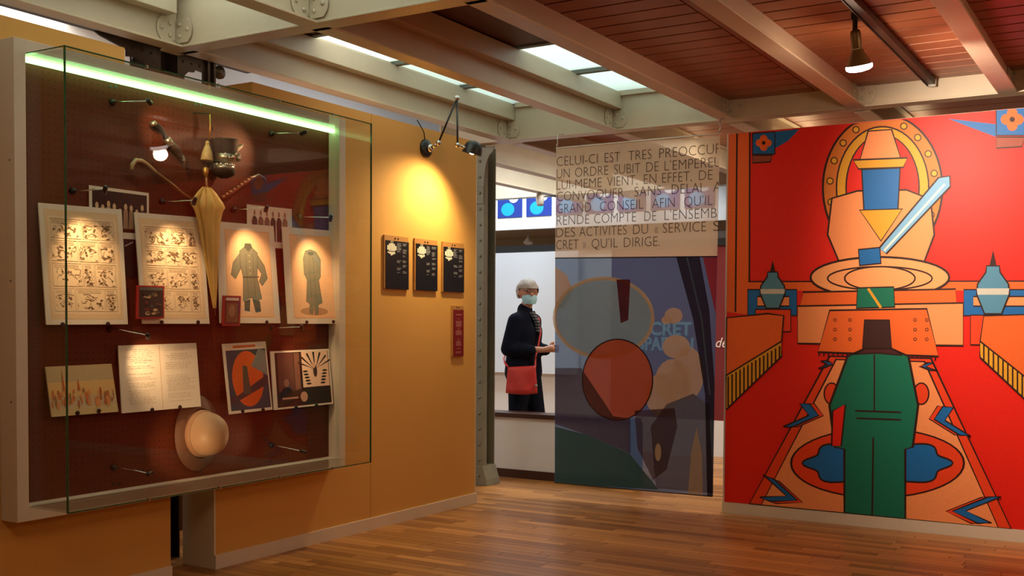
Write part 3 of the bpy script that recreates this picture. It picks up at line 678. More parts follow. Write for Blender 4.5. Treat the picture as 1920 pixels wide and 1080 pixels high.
rect(a, .05, .04, .97, .90, ink(44, 66, 84)); a.ell(.50, .48, .36, .40, ink(216, 92, 30), 32); a.poly([(.05, .12), (.95, .38), (.95, .52), (.2, .24), (.05, .24)], ink(62, 50, 60))
a.poly([(.60, .66), (.97, .50), (.97, .86), (.80, .90)], ink(122, 130, 128)); a.poly([(.36, .26), (.54, .26), (.50, .66), (.40, .68)], ink(84, 78, 70)); rect(a, .22, .93, .74, .965, ink(200, 100, 50))
a.build('print_face', o)
o, a = sheet('desk_photograph', [(507, 659), (617, 654), (625, 757), (514, 769)], 'white bordered dark photograph of an office with a rayed panel, lowest right picture', 'photograph', lg, None)
rect(a, .06, .03, .97, .97, ink(44, 22, 20)); rect(a, .10, .30, .36, .96, ink(96, 62, 52)); rect(a, .37, .3, .46, .96, ink(120, 84, 70)); rect(a, .50, .34, .96, .97, ink(226, 196, 172))
for k in range(7): t_ = .35+k*.4; a.poly([(.72+.03*math.cos(t_), .66), (.72+.30*math.cos(t_), .70+.26*math.sin(t_)), (.72+.30*math.cos(t_+.12), .70+.26*math.sin(t_+.12))], ink(40, 24, 22))
for sx in (-1, 1):
    for k in range(5): a.ell(.72+sx*(.17-.012*k), .62-k*.055, .045, .017, ink(30, 18, 18), 10)
a.ell(.72, .62, .035, .11, ink(66, 42, 36)); a.ell(.70, .72, .03, .05, ink(210, 170, 140)); rect(a, .40, .04, .97, .32, ink(30, 16, 16)); a.ell(.22, .44, .045, .07, ink(150, 105, 84)); a.ell(.22, .22, .11, .15, ink(16, 10, 12)); a.ell(.50, .18, .06, .09, ink(180, 140, 118)); rect(a, .14, .16, .40, .19, ink(190, 150, 130))
a.build('photo_print', o)
# pegs under the pictures
for px, py in ((115, 607), (200, 606), (301, 603), (369, 603), (498, 603), (573, 603), (623, 602), (426, 605), (143, 773), (183, 769), (283, 767), (335, 762), (453, 770), (491, 767), (553, 762), (591, 758)):
    q = P(px, py, 'x', XK+.05)
    mb = MB().lathe((XK, q.y, q.z-.006), (1, 0, 0), [(.004, 0), (.004, .055)], n=8); mb.lathe((XK+.055, q.y, q.z-.003), (1, 0, 0), [(.009, 0), (.011, .004), (.008, .010)], n=12)
    mb.build('peg', BLACK, case)

# pin lamps on stems
XH = -4.05
def pin_lamp(b, h, target, label, e):
    q = P(b[0], b[1], 'x', XK); r = P(h[0], h[1], 'x', XH)
    t = thing('pin_lamp', tuple(q), label, 'lamp', 'small black stem lamps inside the case')
    MB().lathe((XK, q.y, q.z), (1, 0, 0), [(.016, 0), (.016, .010), (.010, .018), (.004, .022)], n=16).build('base', BLACK, t)
    MB().tube([(XK+.018, q.y, q.z), (XK+.035, q.y+.01, q.z+.001), tuple(r)], .0028, n=6).build('stem', CHROME, t)
    tg = P(target[0], target[1], 'x', XK+.02) if target else r+Vector((-.05, .1, -.1))
    d = (tg-r).normalized()
    MB().lathe(r-d*.018, d, [(.006, 0), (.0095, .004), (.0105, .012), (.0115, .04), (.0085, .041), (.007, .03)], n=14).build('head', BLACK, t)
    if e: lamp('beam', 'SPOT', r+d*.03, tg, e*2.3, (1, .60, .30), t, spot_size=1.25, spot_blend=1.0, shadow_soft_size=.012)
pin_lamp((210, 192), (279, 190), (340, 260), 'uppermost left stem lamp in the case, above the dagger', 3.2)
pin_lamp((508, 251), (570, 249), (415, 300), 'uppermost right stem lamp in the case', 4.5)
pin_lamp((135, 358), (197, 355), (160, 500), 'stem lamp crossing the dark group photograph', 5.5)
pin_lamp((303, 378), (365, 376), (325, 500), 'stem lamp beside the yellow parasol, above the second comic page', 5.5)
pin_lamp((437, 393), (500, 390), (467, 500), 'stem lamp crossing the sketch of standing men', 5)
pin_lamp((560, 407), (620, 408), (585, 520), 'stem lamp above the greatcoat print at the right side', 5)
pin_lamp((205, 617), (277, 629), (292, 700), 'stem lamp above the open handwritten letter', 3.5)
pin_lamp((507, 615), (566, 613), (580, 700), 'stem lamp above the office photograph', 2)
pin_lamp((212, 876), (279, 888), (390, 812), 'lowest left stem lamp at the foot of the case', 2.5)
pin_lamp((507, 835), (569, 847), (415, 800), 'lowest right stem lamp at the foot of the case', .7)

# dagger
def cz(px, py, d=.03): return P(px, py, 'x', XK+d)
t = thing('curved_dagger', tuple(cz(320, 262)), 'curved dagger with black hilt and silver mounted scabbard', 'dagger')
HORN = mat('black_horn', (.012, .010, .010), .3)
MB().tube([cz(287, 232), cz(292, 236), cz(303, 243), cz(308, 254), cz(314, 264)], [.010, .018, .012, .011, .014], n=10).build('hilt', HORN, t)
MB().lathe(cz(287, 232), (cz(287, 226)-cz(291, 236)), [(.016, -.01), (.020, 0), (.014, .012)], n=12).build('pommel', SILVER, t)
MB().tube([cz(312, 259), cz(320, 272)], [.019, .021], n=12).build('collar', SILVER, t)
MB().tube([cz(318, 268), cz(328, 279), cz(336, 289), cz(342, 299), cz(345, 309), cz(346, 318)], [.020, .020, .017, .013, .008, .003], n=12).build('scabbard', mat('dark_leather', (.05, .028, .014), .4), t)
MB().tube([cz(339, 293), cz(344, 303), cz(346, 318)], [.0155, .012, .003], n=12).build('chape', SILVER, t)
# tassel on its cord
t = thing('tassel', tuple(cz(388, 300)), 'cream silk tassel hanging on a cord above the yellow parasol', 'tassel')
MB().tube([cz(393, 214), cz(394, 235), cz(392, 262)], .004, n=6).build('cord', GOLD, t)
mb = MB().ball(cz(389, 268), .012); mb.lathe(cz(389, 268), (0, -.05, -1), [(.006, 0), (.016, .02), (.027, .055), (.032, .088), (.029, .092)], n=18); mb.build('fringe', mat('cream_silk', (.55, .40, .17), .6, noise=.3, scale=90), t)
MB().tube([cz(363, 212), cz(392, 212), cz(396, 232), cz(399, 245)], .003, n=6).build('bracket', DKSTEEL, t)
# ornate cap and bowl
t = thing('ornate_cap', tuple(cz(425, 290)), 'dark cylindrical cap with silver filigree trim beside the tassel', 'cap')
FELT = mat('dark_brown_felt', (.040, .014, .008), .8)
c0 = cz(424, 292, .06)
MB().lathe(c0, (.10, -.12, 1), [(.052, -.03), (.056, 0), (.062, .05), (.066, .085), (.050, .092), (0, .088)], n=28).build('crown', FELT, t)
mb = MB(); mb.lathe(c0, (.10, -.12, 1), [(.058, -.032), (.061, -.01), (.060, .012), (.056, .014)], n=28); mb.build('band', SILVER, t)
for k in range(9):
    a_ = -1.3+k*.33; MB().ball(c0+Vector((.060*math.cos(a_), .060*math.sin(a_)+.01, -.008+.012*math.sin(k*2.0))), .011, n=8, sc=(1, .7, 1.3)).build('filigree', SILVER, t)
mb = MB(); q0 = cz(436, 292, .10); q1 = cz(455, 277, .10)
mb.prism([q0+Vector((0, 0, -.012)), q1, q1+Vector((0, .01, .02)), q0+Vector((0, 0, .03))], (-.04, 0, 0)); mb.build('visor', SILVER, t, bevel=.003)
t = thing('silver_bowl', tuple(cz(422, 330)), 'small dark bowl with a bumpy silver top just below the ornate cap', 'bowl')
c1 = cz(420, 318, .06)
MB().lathe(c1, (0, 0, 1), [(.02, -.045), (.05, -.030), (.062, -.004), (.060, .0)], n=26).build('bowl', FELT, t)
MB().lathe(c1, (0, 0, 1), [(.058, -.002), (.055, .014), (.042, .028), (.02, .036), (0, .038)], n=26).build('lid', SILVER, t)
for k in range(12):
    a_ = k*.52; MB().ball(c1+Vector((.046*math.cos(a_), .046*math.sin(a_), .020)), .012, n=8).build('boss', SILVER, t)
# parasol, hung point down
t = thing('parasol', tuple(cz(392, 420)), 'closed pale yellow parasol hanging point down behind the prints', 'parasol')
SILK = mat('yellow_silk', (.66, .44, .12), .55, noise=.18, scale=14)
top = cz(388, 352, .045); bot = cz(403, 585, .035); axp = bot-top; LN = axp.length
mb = MB(); i_ = mb.mi(SILK); NS, NP = 48, 8; rings = []
prof = [(.0, .018), (.06, .040), (.13, .066), (.16, .074), (.19, .062), (.28, .048), (.42, .040), (.6, .030), (.8, .018), (.97, .007)]
for tt, r0 in prof:
    ring = []
    for q in range(NS):
        th = 2*math.pi*q/NS; fold = .5+.5*math.cos(NP*th); rr = r0*(.48+.52*fold); dz = -.035*fold*max(0, 1-abs(tt-.10)/.12)
        ring.append(mb.bm.verts.new(top+axp*tt+Vector((rr*math.cos(th)*.55, rr*math.sin(th)*1.6, -dz*-1 if False else dz*-.6))))
    rings.append(ring)
for j in range(len(rings)-1):
    for q in range(NS):
        f = mb.bm.faces.new((rings[j][q], rings[j][(q+1) % NS], rings[j+1][(q+1) % NS], rings[j+1][q])); f.smooth = True
mb.build('canopy', None, t)
MB().tube([top-axp*.16, top, bot+axp*.03], [.007, .007, .004], n=8).build('shaft', mat('cane_wood', (.30, .13, .04), .35), t)
MB().lathe(top-axp*.165, (0, 0, -1), [(.006, 0), (.016, .01), (.014, .03), (.009, .05)], n=12).build('ferrule', GOLD, t)
for k in range(4): q = cz(366+k*14, 372+(k % 2)*5, .06); MB().tube([q, top+axp*.02], .0022, n=5).build('rib', GOLD, t)
# canes
t = thing('hooked_cane', tuple(cz(310, 340)), 'slender cane with a pale crook handle, left of the yellow parasol', 'cane')
MB().tube([cz(292, 322), cz(320, 343), cz(340, 360), cz(365, 378)], .0065, n=8).build('shaft', mat('cane_wood', (.30, .13, .04), .35), t)
MB().tube([cz(292, 322), cz(277, 308), cz(266, 301), cz(255, 300), cz(248, 308), cz(247, 318)], [.007, .008, .009, .010, .010, .008], n=10).build('handle', mat('ivory', (.52, .38, .20), .3), t)
t = thing('twisted_cane', tuple(cz(450, 350)), 'brown knotted cane with a hooked end, right of the yellow parasol', 'cane')
pts = [cz(417, 372), cz(432, 362), cz(446, 352), cz(460, 342), cz(472, 334), cz(484, 329), cz(494, 334), cz(500, 341)]
MB().tube(pts, [.012, .011, .012, .012, .012, .012, .009, .005], n=10).build('shaft', mat('reddish_wood', (.16, .05, .02), .3), t)
for k in range(9):
    q = pts[0].lerp(pts[4], k/8.5)+Vector((.006, 0, .009)); MB().ball(q, .0085, n=8).build('knot', mat('worn_knot', (.36, .16, .07), .35), t)
# pith helmet
t = thing('pith_helmet', tuple(P(372, 870, 'x', XK)), 'pale pith helmet mounted crown outwards low in the case', 'helmet')
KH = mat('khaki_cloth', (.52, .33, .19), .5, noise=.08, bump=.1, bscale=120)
hc_ = P(370, 812, 'x', XK+.012)
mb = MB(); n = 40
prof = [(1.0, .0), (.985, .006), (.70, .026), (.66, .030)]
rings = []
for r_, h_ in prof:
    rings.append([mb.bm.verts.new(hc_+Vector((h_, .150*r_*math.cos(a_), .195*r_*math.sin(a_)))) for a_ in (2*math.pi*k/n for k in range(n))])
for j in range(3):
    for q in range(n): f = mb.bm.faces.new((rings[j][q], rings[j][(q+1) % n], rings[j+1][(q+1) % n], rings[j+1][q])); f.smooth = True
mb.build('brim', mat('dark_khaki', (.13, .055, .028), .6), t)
mb = MB()
rings = [[mb.bm.verts.new(hc_+Vector((h_, .098*r_*math.cos(a_), .112*r_*math.sin(a_)))) for a_ in (2*math.pi*k/n for k in range(n))] for r_, h_ in ((1.06, .022), (1.02, .05), (.99, .085), (.93, .115), (.80, .145), (.58, .167), (.30, .180), (.06, .184))]
for j in range(len(rings)-1):
    for q in range(n): f = mb.bm.faces.new((rings[j][q], rings[j][(q+1) % n], rings[j+1][(q+1) % n], rings[j+1][q])); f.smooth = True
mb.bm.faces.new(rings[-1]); mb.build('crown', KH, t)
mb = MB(); rings = [[mb.bm.verts.new(hc_+Vector((h_, .098*r_*math.cos(a_), .112*r_*math.sin(a_)))) for a_ in (2*math.pi*k/n for k in range(n))] for r_, h_ in ((1.09, .022), (1.09, .030), (1.07, .054), (1.03, .056))]
for j in range(3):
    for q in range(n): f = mb.bm.faces.new((rings[j][q], rings[j][(q+1) % n], rings[j+1][(q+1) % n], rings[j+1][q])); f.smooth = True
mb.build('hat_band', mat('hat_band', (.40, .22, .12), .6), t)

# ================================================================= INFORMATION PANELS
TXT = ink(150, 150, 158); INKB = mat('panel_black', (.006, .006, .010), .35)
OCH = mat('panel_ochre', (.42, .20, .055), .6)
for k, (ya, yb) in enumerate(((5.551, 5.809), (5.879, 6.140), (6.202, 6.470))):
    t = thing('information_panel', (WX, (ya+yb)/2, 1.538), ['black information panel with white emblem, leftmost of three', 'black information panel with white emblem, middle of three', 'black information panel with white emblem, rightmost of three'][k], 'panel', 'black information panels on the ochre wall')
    z0, z1 = 1.536, 1.882; w_ = yb-ya
    bx('backing', (WX, ya, z0), (WX+.012, yb, z1), OCH, t); bx('face', (WX+.012, ya+.012, z0), (WX+.015, yb, z1-.034), INKB, t)
    for s_ in (-.016, .016): MB().lathe((WX+.012, (ya+yb)/2+s_, z1-.018), (1, 0, 0), [(.006, 0), (.005, .003)], n=10).build('screw', BLACK, t)
    X_ = WX+.0155
    def bar(mb, u0, u1, v0, v1): mb.faces([(X_, ya+u0*w_, z0+v0), (X_, ya+u1*w_, z0+v0), (X_, ya+u1*w_, z0+v1), (X_, ya+u0*w_, z0+v1)], [(0, 1, 2, 3)])
    mb = MB()
    for u, v0, v1 in ((.10, .252, .280), (.165, .245, .292), (.23, .245, .297), (.295, .245, .297), (.36, .245, .292), (.425, .252, .280)): bar(mb, u, u+.05, v0, v1)
    for u, v0, v1 in ((.12, .232, .240), (.185, .226, .240), (.245, .216, .240), (.305, .222, .240), (.37, .228, .240)): bar(mb, u, u+.05, v0, v1)
    bar(mb, .235, .25, .300, .310); bar(mb, .28, .295, .302, .313); bar(mb, .325, .34, .300, .310)
    mb.build('emblem', ink(245, 238, 220), t, recalc=False, kind='stuff')
    mb = MB(); rnd = random.Random(20+k)
    for u0, grp in ((.50, ((.300, 7), (.262, 4), (.188, 3), (.140, 3), (.110, 1))), (.74, ((.300, 3), (.262, 5), (.222, 2), (.190, 3), (.160, 3), (.120, 3)))):
        for v, c in grp:
            for q in range(c): bar(mb, u0, u0+rnd.uniform(.10, .19), v-q*.006-.0022, v-q*.006)
    mb.build('text_block', TXT, t, recalc=False, kind='stuff')
t = thing('red_label', (WX, 6.395, 1.08), 'narrow dark red label below the rightmost black panel', 'panel')
bx('backing', (WX, 6.323, 1.080), (WX+.012, 6.467, 1.440), OCH, t); bx('face', (WX+.012, 6.337, 1.084), (WX+.015, 6.467, 1.412), mat('label_red', s2l(118, 12, 18), .5), t)
mb = MB(); rnd = random.Random(2); X_ = WX+.0155
for v, c, wd in ((.322, 1, .02), (.295, 2, .08), (.262, 1, .04), (.245, 7, .08), (.195, 1, .04), (.180, 6, .08), (.118, 1, .04), (.104, 6, .08), (.052, 1, .05), (.028, 2, .08)):
    for q in range(c):
        ww = wd*rnd.uniform(.7, 1); zc = 1.084+v-q*.006; mb.faces([(X_, 6.402-ww/2, zc), (X_, 6.402+ww/2, zc), (X_, 6.402+ww/2, zc+.0022), (X_, 6.402-ww/2, zc+.0022)], [(0, 1, 2, 3)])
mb.build('text_block', ink(205, 140, 130), t, recalc=False, kind='stuff')
for s_ in (-.012, .012): MB().lathe((WX+.012, 6.395+s_, 1.428), (1, 0, 0), [(.005, 0), (.004, .003)], n=10).build('screw', BLACK, t)

# ================================================================= MURAL (plain geometric stand-in in the mural's colours)
RED, ORA, PEA, BLU, LBL, GRN, DKL, YEL, REDO = ink(226, 30, 12), ink(236, 104, 40), ink(244, 150, 92), ink(22, 104, 176), ink(120, 175, 215), ink(14, 112, 88), ink(48, 14, 12), ink(222, 160, 40), ink(232, 66, 26)
mu = thing('mural', (-1.6, MY, .08), 'huge printed mural of red, orange, blue and green shapes covering the far wall', 'mural')
bx('mural_sheet', (-2.632, MY-.003, .078), (2.4, MY, 2.638), RED, mu)
bly = lambda x: 941+(x-1358)*.0964       # foot and head of the wall
tpy = lambda x: 251-(x-1366)*.0903
def on_mural(x, y):
    p = P(x, y, 'y', MY-.0032); p.z = min(max(p.z, .078), 2.637); p.x = max(p.x, -2.632); return tuple(p)
a = Art(on_mural, (0, -1, 0)); a.gain = 1.35
a.poly([(1367, tpy(1367)+1), (1405, tpy(1405)+1), (1403, 590), (1361, 585)], ORA); a.stroke([(1382, 250), (1379, 585)], 2.4, DKL); a.stroke([(1406, 248), (1405, 560)], 2.4, DKL)
# shelf band
a.poly([(1403, 528), (1980, 528), (1980, 545), (1403, 545)], ORA); a.stroke([(1403, 528), (1980, 527)], 2, DKL)
for x0, x1 in ((1402, 1494), (1807, 1980)):
    a.outl([(x0, 543), (x1, 543), (x1, 592), (x0, 592)], BLU, 2, DKL); a.outl([(x0+18, 556), (x1-14, 556), (x1-14, 574), (x0+18, 574)], PEA, 2, DKL)
# corner blocks with four-lobed flowers
for (cx, cy, s_) in ((1432, 268, 21), (1898, 224, 30)):
    a.poly([(cx+s_, cy-s_*1.0), (cx+s_*3.2, cy-s_*1.25), (cx+s_*2.2, cy-s_*.2), (cx+s_, cy+s_*.5)] if cx < 1600 else [(cx-s_, cy+s_*.3), (cx-s_*4.0, cy-s_*.05), (cx-s_*2.6, cy+s_*.5), (cx-s_, cy+s_*1.1)], BLU)
    a.outl([(cx-s_, cy-s_*.85), (cx+s_, cy-s_*1.0), (cx+s_, cy+s_), (cx-s_, cy+s_)], BLU, 2, DKL)
    for dx, dy in ((0, -.38), (.38, 0), (0, .38), (-.38, 0)): a.ell(cx+dx*s_, cy+dy*s_, s_*.34, s_*.34, ORA, 14)
    a.ell(cx, cy, s_*.17, s_*.17, DKL, 12); a.outl([(cx-s_, cy+s_*1.1), (cx+s_*.8, cy+s_*1.1), (cx+s_*.6, cy+s_*1.7), (cx-s_, cy+s_*1.8)], ink(150, 70, 50), 2, DKL)
# concentric rings
a.poly([(1655+114*math.cos(t_), max(352+140*math.sin(t_), tpy(1655+114*math.cos(t_))+2)) for t_ in (2*math.pi*k/60 for k in range(60))], DKL)
a.poly([(1655+110*math.cos(t_), max(352+136*math.sin(t_), tpy(1655+110*math.cos(t_))+2)) for t_ in (2*math.pi*k/60 for k in range(60))], ink(214, 120, 44))
a.poly([(1655+88*math.cos(t_), max(352+116*math.sin(t_), tpy(1655)+3)) for t_ in (2*math.pi*k/50 for k in range(50))], DKL)
a.poly([(1655+85*math.cos(t_), max(352+113*math.sin(t_), tpy(1655)+3)) for t_ in (2*math.pi*k/50 for k in range(50))], YEL)
a.poly([(1655+70*math.cos(t_), max(352+100*math.sin(t_), tpy(1655)+3)) for t_ in (2*math.pi*k/50 for k in range(50))], DKL)
a.poly([(1655+67*math.cos(t_), max(352+98*math.sin(t_), tpy(1655)+3)) for t_ in (2*math.pi*k/50 for k in range(50))], RED)
for k in range(20):
    t_ = 2*math.pi*k/20+.1; cx, cy = 1655+99*math.cos(t_), 352+126*math.sin(t_)
    if cy > tpy(cx)+10 and cy < 450: a.ell(cx, cy, 7, 7, DKL, 12); a.ell(cx, cy, 5, 5, YEL, 12)
# stepped shape with a blue square, flowing base, diagonal bar
a.outl([(1628, 246), (1672, 243), (1690, 300), (1612, 302)], PEA, 2.4)
a.outl([(1600, 300), (1702, 296), (1694, 314), (1610, 317)], YEL, 2.4)
a.outl([(1560, 372), (1608, 358), (1700, 356), (1745, 374), (1752, 440), (1722, 520), (1586, 520), (1552, 440)], PEA, 2.6)
a.outl([(1616, 318), (1688, 315), (1684, 392), (1620, 394)], BLU, 2.6)
a.outl([(1612, 394), (1692, 392), (1652, 452)], YEL, 2.4)
a.ell(1650, 520, 130, 38, ink(246, 164, 104), 40, wd=3)
for rx in (98, 66): a.ringstroke(1650, 522, rx, 22, 2.2, DKL)
a.outl([(1760, 333), (1781, 330), (1782, 350), (1662, 476), (1648, 466)], LBL, 2.4); a.stroke([(1772, 345), (1658, 470)], 3, ink(225, 225, 220))
a.outl([(1610, 468), (1650, 464), (1652, 494), (1612, 498)], BLU, 2.4)
# vases
for cx, cy, s_ in ((1449, 546, 1.0), (1862, 546, 1.32)):
    vs = [(-9, -36), (9, -36), (10, -27), (22, -10), (23, 5), (12, 32), (-12, 32), (-23, 5), (-22, -10), (-10, -27)]
    a.outl([(cx+x*s_, cy+y*s_) for x, y in vs], ink(82, 140, 172), 2.2); a.poly([(cx-23*s_, cy-4*s_), (cx+23*s_, cy-4*s_), (cx+22*s_, cy+5*s_), (cx-22*s_, cy+5*s_)], ink(200, 200, 190))
    a.poly([(cx-5*s_, cy-36*s_), (cx, cy-58*s_), (cx+5*s_, cy-36*s_)], DKL)
    a.outl([(cx-32*s_, cy+34*s_), (cx+34*s_, cy+34*s_), (cx+34*s_, cy+76*s_), (cx-32*s_, cy+76*s_)], REDO, 2)
# plinth and cloth-like block
a.outl([(1506, 548), (1792, 542), (1794, 570), (1500, 574)], ORA, 2.4); a.outl([(1496, 574), (1806, 568), (1806, 648), (1496, 644)], PEA, 2.4)
a.outl([(1608, 540), (1676, 538), (1678, 576), (1606, 578)], GRN, 2.2); a.stroke([(1628, 541), (1652, 577)], 5, YEL)
a.outl([(1556, 582), (1738, 579), (1760, 668), (1534, 660)], ORA, 2.6)
for ex in (1566, 1594, 1716, 1738):
    for ey in (600, 618, 636): a.ell(ex, ey, 3.4, 3.4, DKL, 10); a.ell(ex, ey, 2, 2, ORA, 10)
for k in range(26): x_ = 1537+k*8.7; a.stroke([(x_, 660+k*.3), (x_-1, 668+k*.3)], 1.8, DKL)
# side benches with fringe
a.outl([(1363, 596), (1440, 588), (1470, 592), (1466, 640), (1362, 704)], ORA, 2.4); a.outl([(1466, 640), (1466, 668), (1362, 768), (1362, 704)], YEL, 2.2)
for k in range(14): x_ = 1366+k*7.4; a.stroke([(x_, 706-k*4.4), (x_, 762-k*6.8)], 2.2, DKL)
a.outl([(1990, 588), (1845, 592), (1838, 640), (1990, 760)], ORA, 2.4); a.outl([(1838, 640), (1990, 760), (1990, 812), (1838, 670)], YEL, 2.2)
for k in range(16): x_ = 1845+k*9; a.stroke([(x_, 646+k*7), (x_, 675+k*8.5)], 2.2, DKL)
# carpet
a.outl([(1556, 668), (1746, 672), (1896, bly(1896)-1), (1406, bly(1406)-1)], REDO, 3); a.outl([(1568, 674), (1734, 678), (1872, bly(1872)-1), (1428, bly(1428)-1)], PEA, 2.6)
def chevron(p0, apex, p1, w_):
    m_ = ((p0[0]+p1[0])/2-apex[0], (p0[1]+p1[1])/2-apex[1]); ln = math.hypot(*m_)
    def band(k0, k1, fill, wd):
        q = lambda p, k: (p[0]+m_[0]/ln*k, p[1]+m_[1]/ln*k)
        a.outl([q(p0, k0), q(apex, k0), q(p1, k0), q(p1, k1), q(apex, k1), q(p0, k1)], fill, wd)
    band(-w_*.8, 0, REDO, 1.6); band(0, w_*1.7, BLU, 2.2)
chevron((1519, 757), (1536, 779), (1488, 800), 11); chevron((1768, 762), (1752, 786), (1800, 816), 12)
chevron((1452, 898), (1496, 938), (1446, 940), 13); chevron((1852, 932), (1786, 958), (1834, 981), 15)
chevron((1548, 676), (1562, 682), (1544, 690), 5); chevron((1742, 680), (1728, 687), (1748, 695), 5)
a.ell(1646, 868, 164, 66, DKL, 44); a.ell(1646, 868, 160, 63, REDO, 44)
fl = [(1646+(132+9*math.cos(8*t_))*math.cos(t_), 868+(43+5*math.cos(8*t_))*math.sin(t_)) for t_ in (2*math.pi*k/72 for k in range(72))]
a.outl(fl, BLU, 2.6)
for cx in (1560, 1728): a.ell(cx, 738, 14, 20, REDO, 20, wd=2)
# tall green rounded slab
a.outl([(1590, 668), (1622, 654), (1672, 654), (1704, 668), (1722, 760), (1712, 838), (1698, 842), (1698, bly(1698)-1), (1584, bly(1584)-1), (1584, 842), (1566, 838), (1556, 760)], GRN, 3.4)
a.outl([(1622, 654), (1672, 654), (1692, 666), (1646, 662), (1602, 664)], ink(74, 30, 34), 2.2); a.outl([(1622, 600), (1668, 600), (1672, 652), (1618, 652)], ink(60, 30, 30), 2)
a.stroke([(1640, 665), (1640, 770)], 2, DKL); a.stroke([(1604, 770), (1690, 773)], 2.4, DKL); a.stroke([(1606, 784), (1690, 787)], 2.4, DKL); a.stroke([(1638, 820), (1636, 968)], 2.4, DKL)
a.outl([(1562, 770), (1586, 758), (1578, 836), (1560, 836)], RED, 2.4)
a.build('mural_print', mu, kind='stuff')

# ================================================================= BANNER
BY = 7.19
bn = thing('banner', (-3.3, BY, .1), 'sheer hanging banner with French text above a muted colour picture', 'banner')
TM = lambda n, c, cl: translucent_mat('sheer_'+n, s2l(*c), cl)
bl = lambda x: 278-(x-1043)*.0765
a = Art(lambda x, y: tuple(P(x, y, 'y', BY)), (0, -1, 0), .0004)
a.poly([(1043, bl(1043)), (1350, bl(1350)), (1345, 480), (1041, 484)], TM('cream', (230, 208, 184), .26))
a.build('cloth', bn)
z_ = lambda x: P(x, 930-(1335-x)*.085, 'y', BY)
a = Art(lambda x, y: tuple(P(x, y, 'y', BY)), (0, -1, 0), .0004)
a.poly([(1041, 484), (1345, 480), (1336, 931), (1040, 905)], TM('slate_blue', (74, 108, 158), .16))
a.poly([(1041, 500), (1062, 515), (1075, 545), (1060, 575), (1041, 585)], TM('pale', (214, 186, 166), .1))
for cx, cy, rx, ry in ((1263, 592, 17, 15), (1250, 600, 10, 8), (1268, 650, 26, 22), (1290, 700, 30, 50), (1240, 740, 30, 40), (1262, 715, 34, 42)):
    a.ell(cx, cy, rx, ry, TM('pale', (214, 186, 166), .1), 20)
a.poly([(1220, 800), (1250, 758), (1300, 738), (1330, 760), (1337, 925), (1230, 915)], TM('mauve', (112, 110, 124), .2))
a.poly([(1268, 482), (1312, 482), (1330, 580), (1340, 720), (1337, 930), (1326, 930), (1322, 740), (1300, 600)], TM('plum', (46, 36, 44), .15))
a.stroke([(1288, 482), (1316, 600), (1331, 740)], 3, TM('steel_blue', (90, 110, 130), .2)); a.poly([(1318, 482), (1345, 481), (1342, 590)], TM('red', (176, 42, 36), .2))
a.ell(1132, 596, 92, 74, TM('blue_grey', (146, 170, 186), .15), 36); a.ringstroke(1132, 596, 92, 74, 7, TM('sand', (205, 180, 150), .15))
a.poly([(1156, 524), (1182, 524), (1178, 600), (1164, 606)], TM('maroon', (100, 28, 24), .15))
a.ell(1158, 712, 66, 76, TM('terracotta', (206, 98, 54), .12), 32); a.ringstroke(1158, 712, 66, 76, 2.6, TM('dark_line', (50, 34, 34), .15))
a.poly([(1041, 800), (1100, 815), (1180, 850), (1235, 918), (1041, 906)], TM('deep_green', (66, 98, 94), .12)); a.poly([(1041, 690), (1090, 690), (1150, 780), (1182, 785), (1182, 850), (1100, 815), (1041, 795)], TM('umber', (86, 56, 52), .3))
a.poly([(1190, 770), (1265, 765), (1270, 800), (1250, 880), (1225, 900), (1195, 840)], TM('umber', (86, 56, 52), .3)); a.ell(1234, 848, 6, 17, TM('sand', (205, 180, 150), .15), 14)
a.poly([(1296, 850), (1306, 800), (1316, 850), (1318, 928), (1290, 926)], TM('sand', (205, 180, 150), .3)); a.stroke([(1041, 484), (1345, 481)], 2.4, TM('dark_line', (50, 34, 34), .15))
a.build('picture_print', bn)
LET = TM('lettering', (72, 58, 48), .10)
lines = [(325, [('CELUI-CI', 65, 410), ('EST', 470, 600), ('TRES', 670, 865), ('PREOCCUP', 930, 1450)]), (428, [('UN', 65, 175), ('ORDRE', 220, 500), ('SUBIT', 550, 770), ('DE', 820, 925), ("L'EMPEREU", 975, 1455)]),
         (524, [('LUI-MEME', 65, 445), ('VIENT,', 490, 745), ('EN', 800, 905), ('EFFET,', 955, 1205), ('DE', 1265, 1380)]), (620, [('CONVOQUER', 65, 630), ('SANS', 720, 945), ('DELAI', 1035, 1285), ('A', 1385, 1455)]),
         (722, [('GRAND', 65, 355), ('CONSEIL', 430, 795), ('AFIN', 870, 1060), ("QU'IL", 1140, 1380)]), (822, [('RENDE', 65, 340), ('COMPTE', 380, 735), ('DE', 805, 905), ("L'ENSEMB", 975, 1415)]),
         (924, [('DES', 60, 220), ('ACTIVITES', 255, 655), ('DU', 710, 835), ('\u00ab', 890, 920), ('SERVICE', 960, 1325), ('S', 1385, 1440)]), (1026, [('CRET', 60, 250), ('\u00bb', 285, 310), ("QU'IL", 360, 580), ('DIRIGE.', 632, 935)])]
for yl, ws in lines:
    mb = MB(); z0 = P(1044, 240+yl/4.5, 'y', BY).z; sl = -.0895+(yl/4.5-70)*.0003
    def xw(x): px = 1030+x/4.5; return P(px, 240+yl/4.5+sl*(px-1044), 'y', BY).x
    for s_, x0, x1 in ws:
        xa, xb = xw(x0), xw(x1); hgt = .074
        if s_ in '\u00ab\u00bb': text_mesh(s_, mb, (xa, BY-.006, z0), (1, 0, 0), (0, 0, 1), hgt, xb-xa, LET, -.012)
        else: text_mesh(s_, mb, (xa, BY-.006, z0), (1, 0, 0), (0, 0, 1), hgt, xb-xa, LET, -.017, clip=xw(1430)-xa)
    mb.build('text_line', None, bn, recalc=False, kind='stuff')
pa, pb = P(1043, bl(1043), 'y', BY), P(1351, bl(1351), 'y', BY)
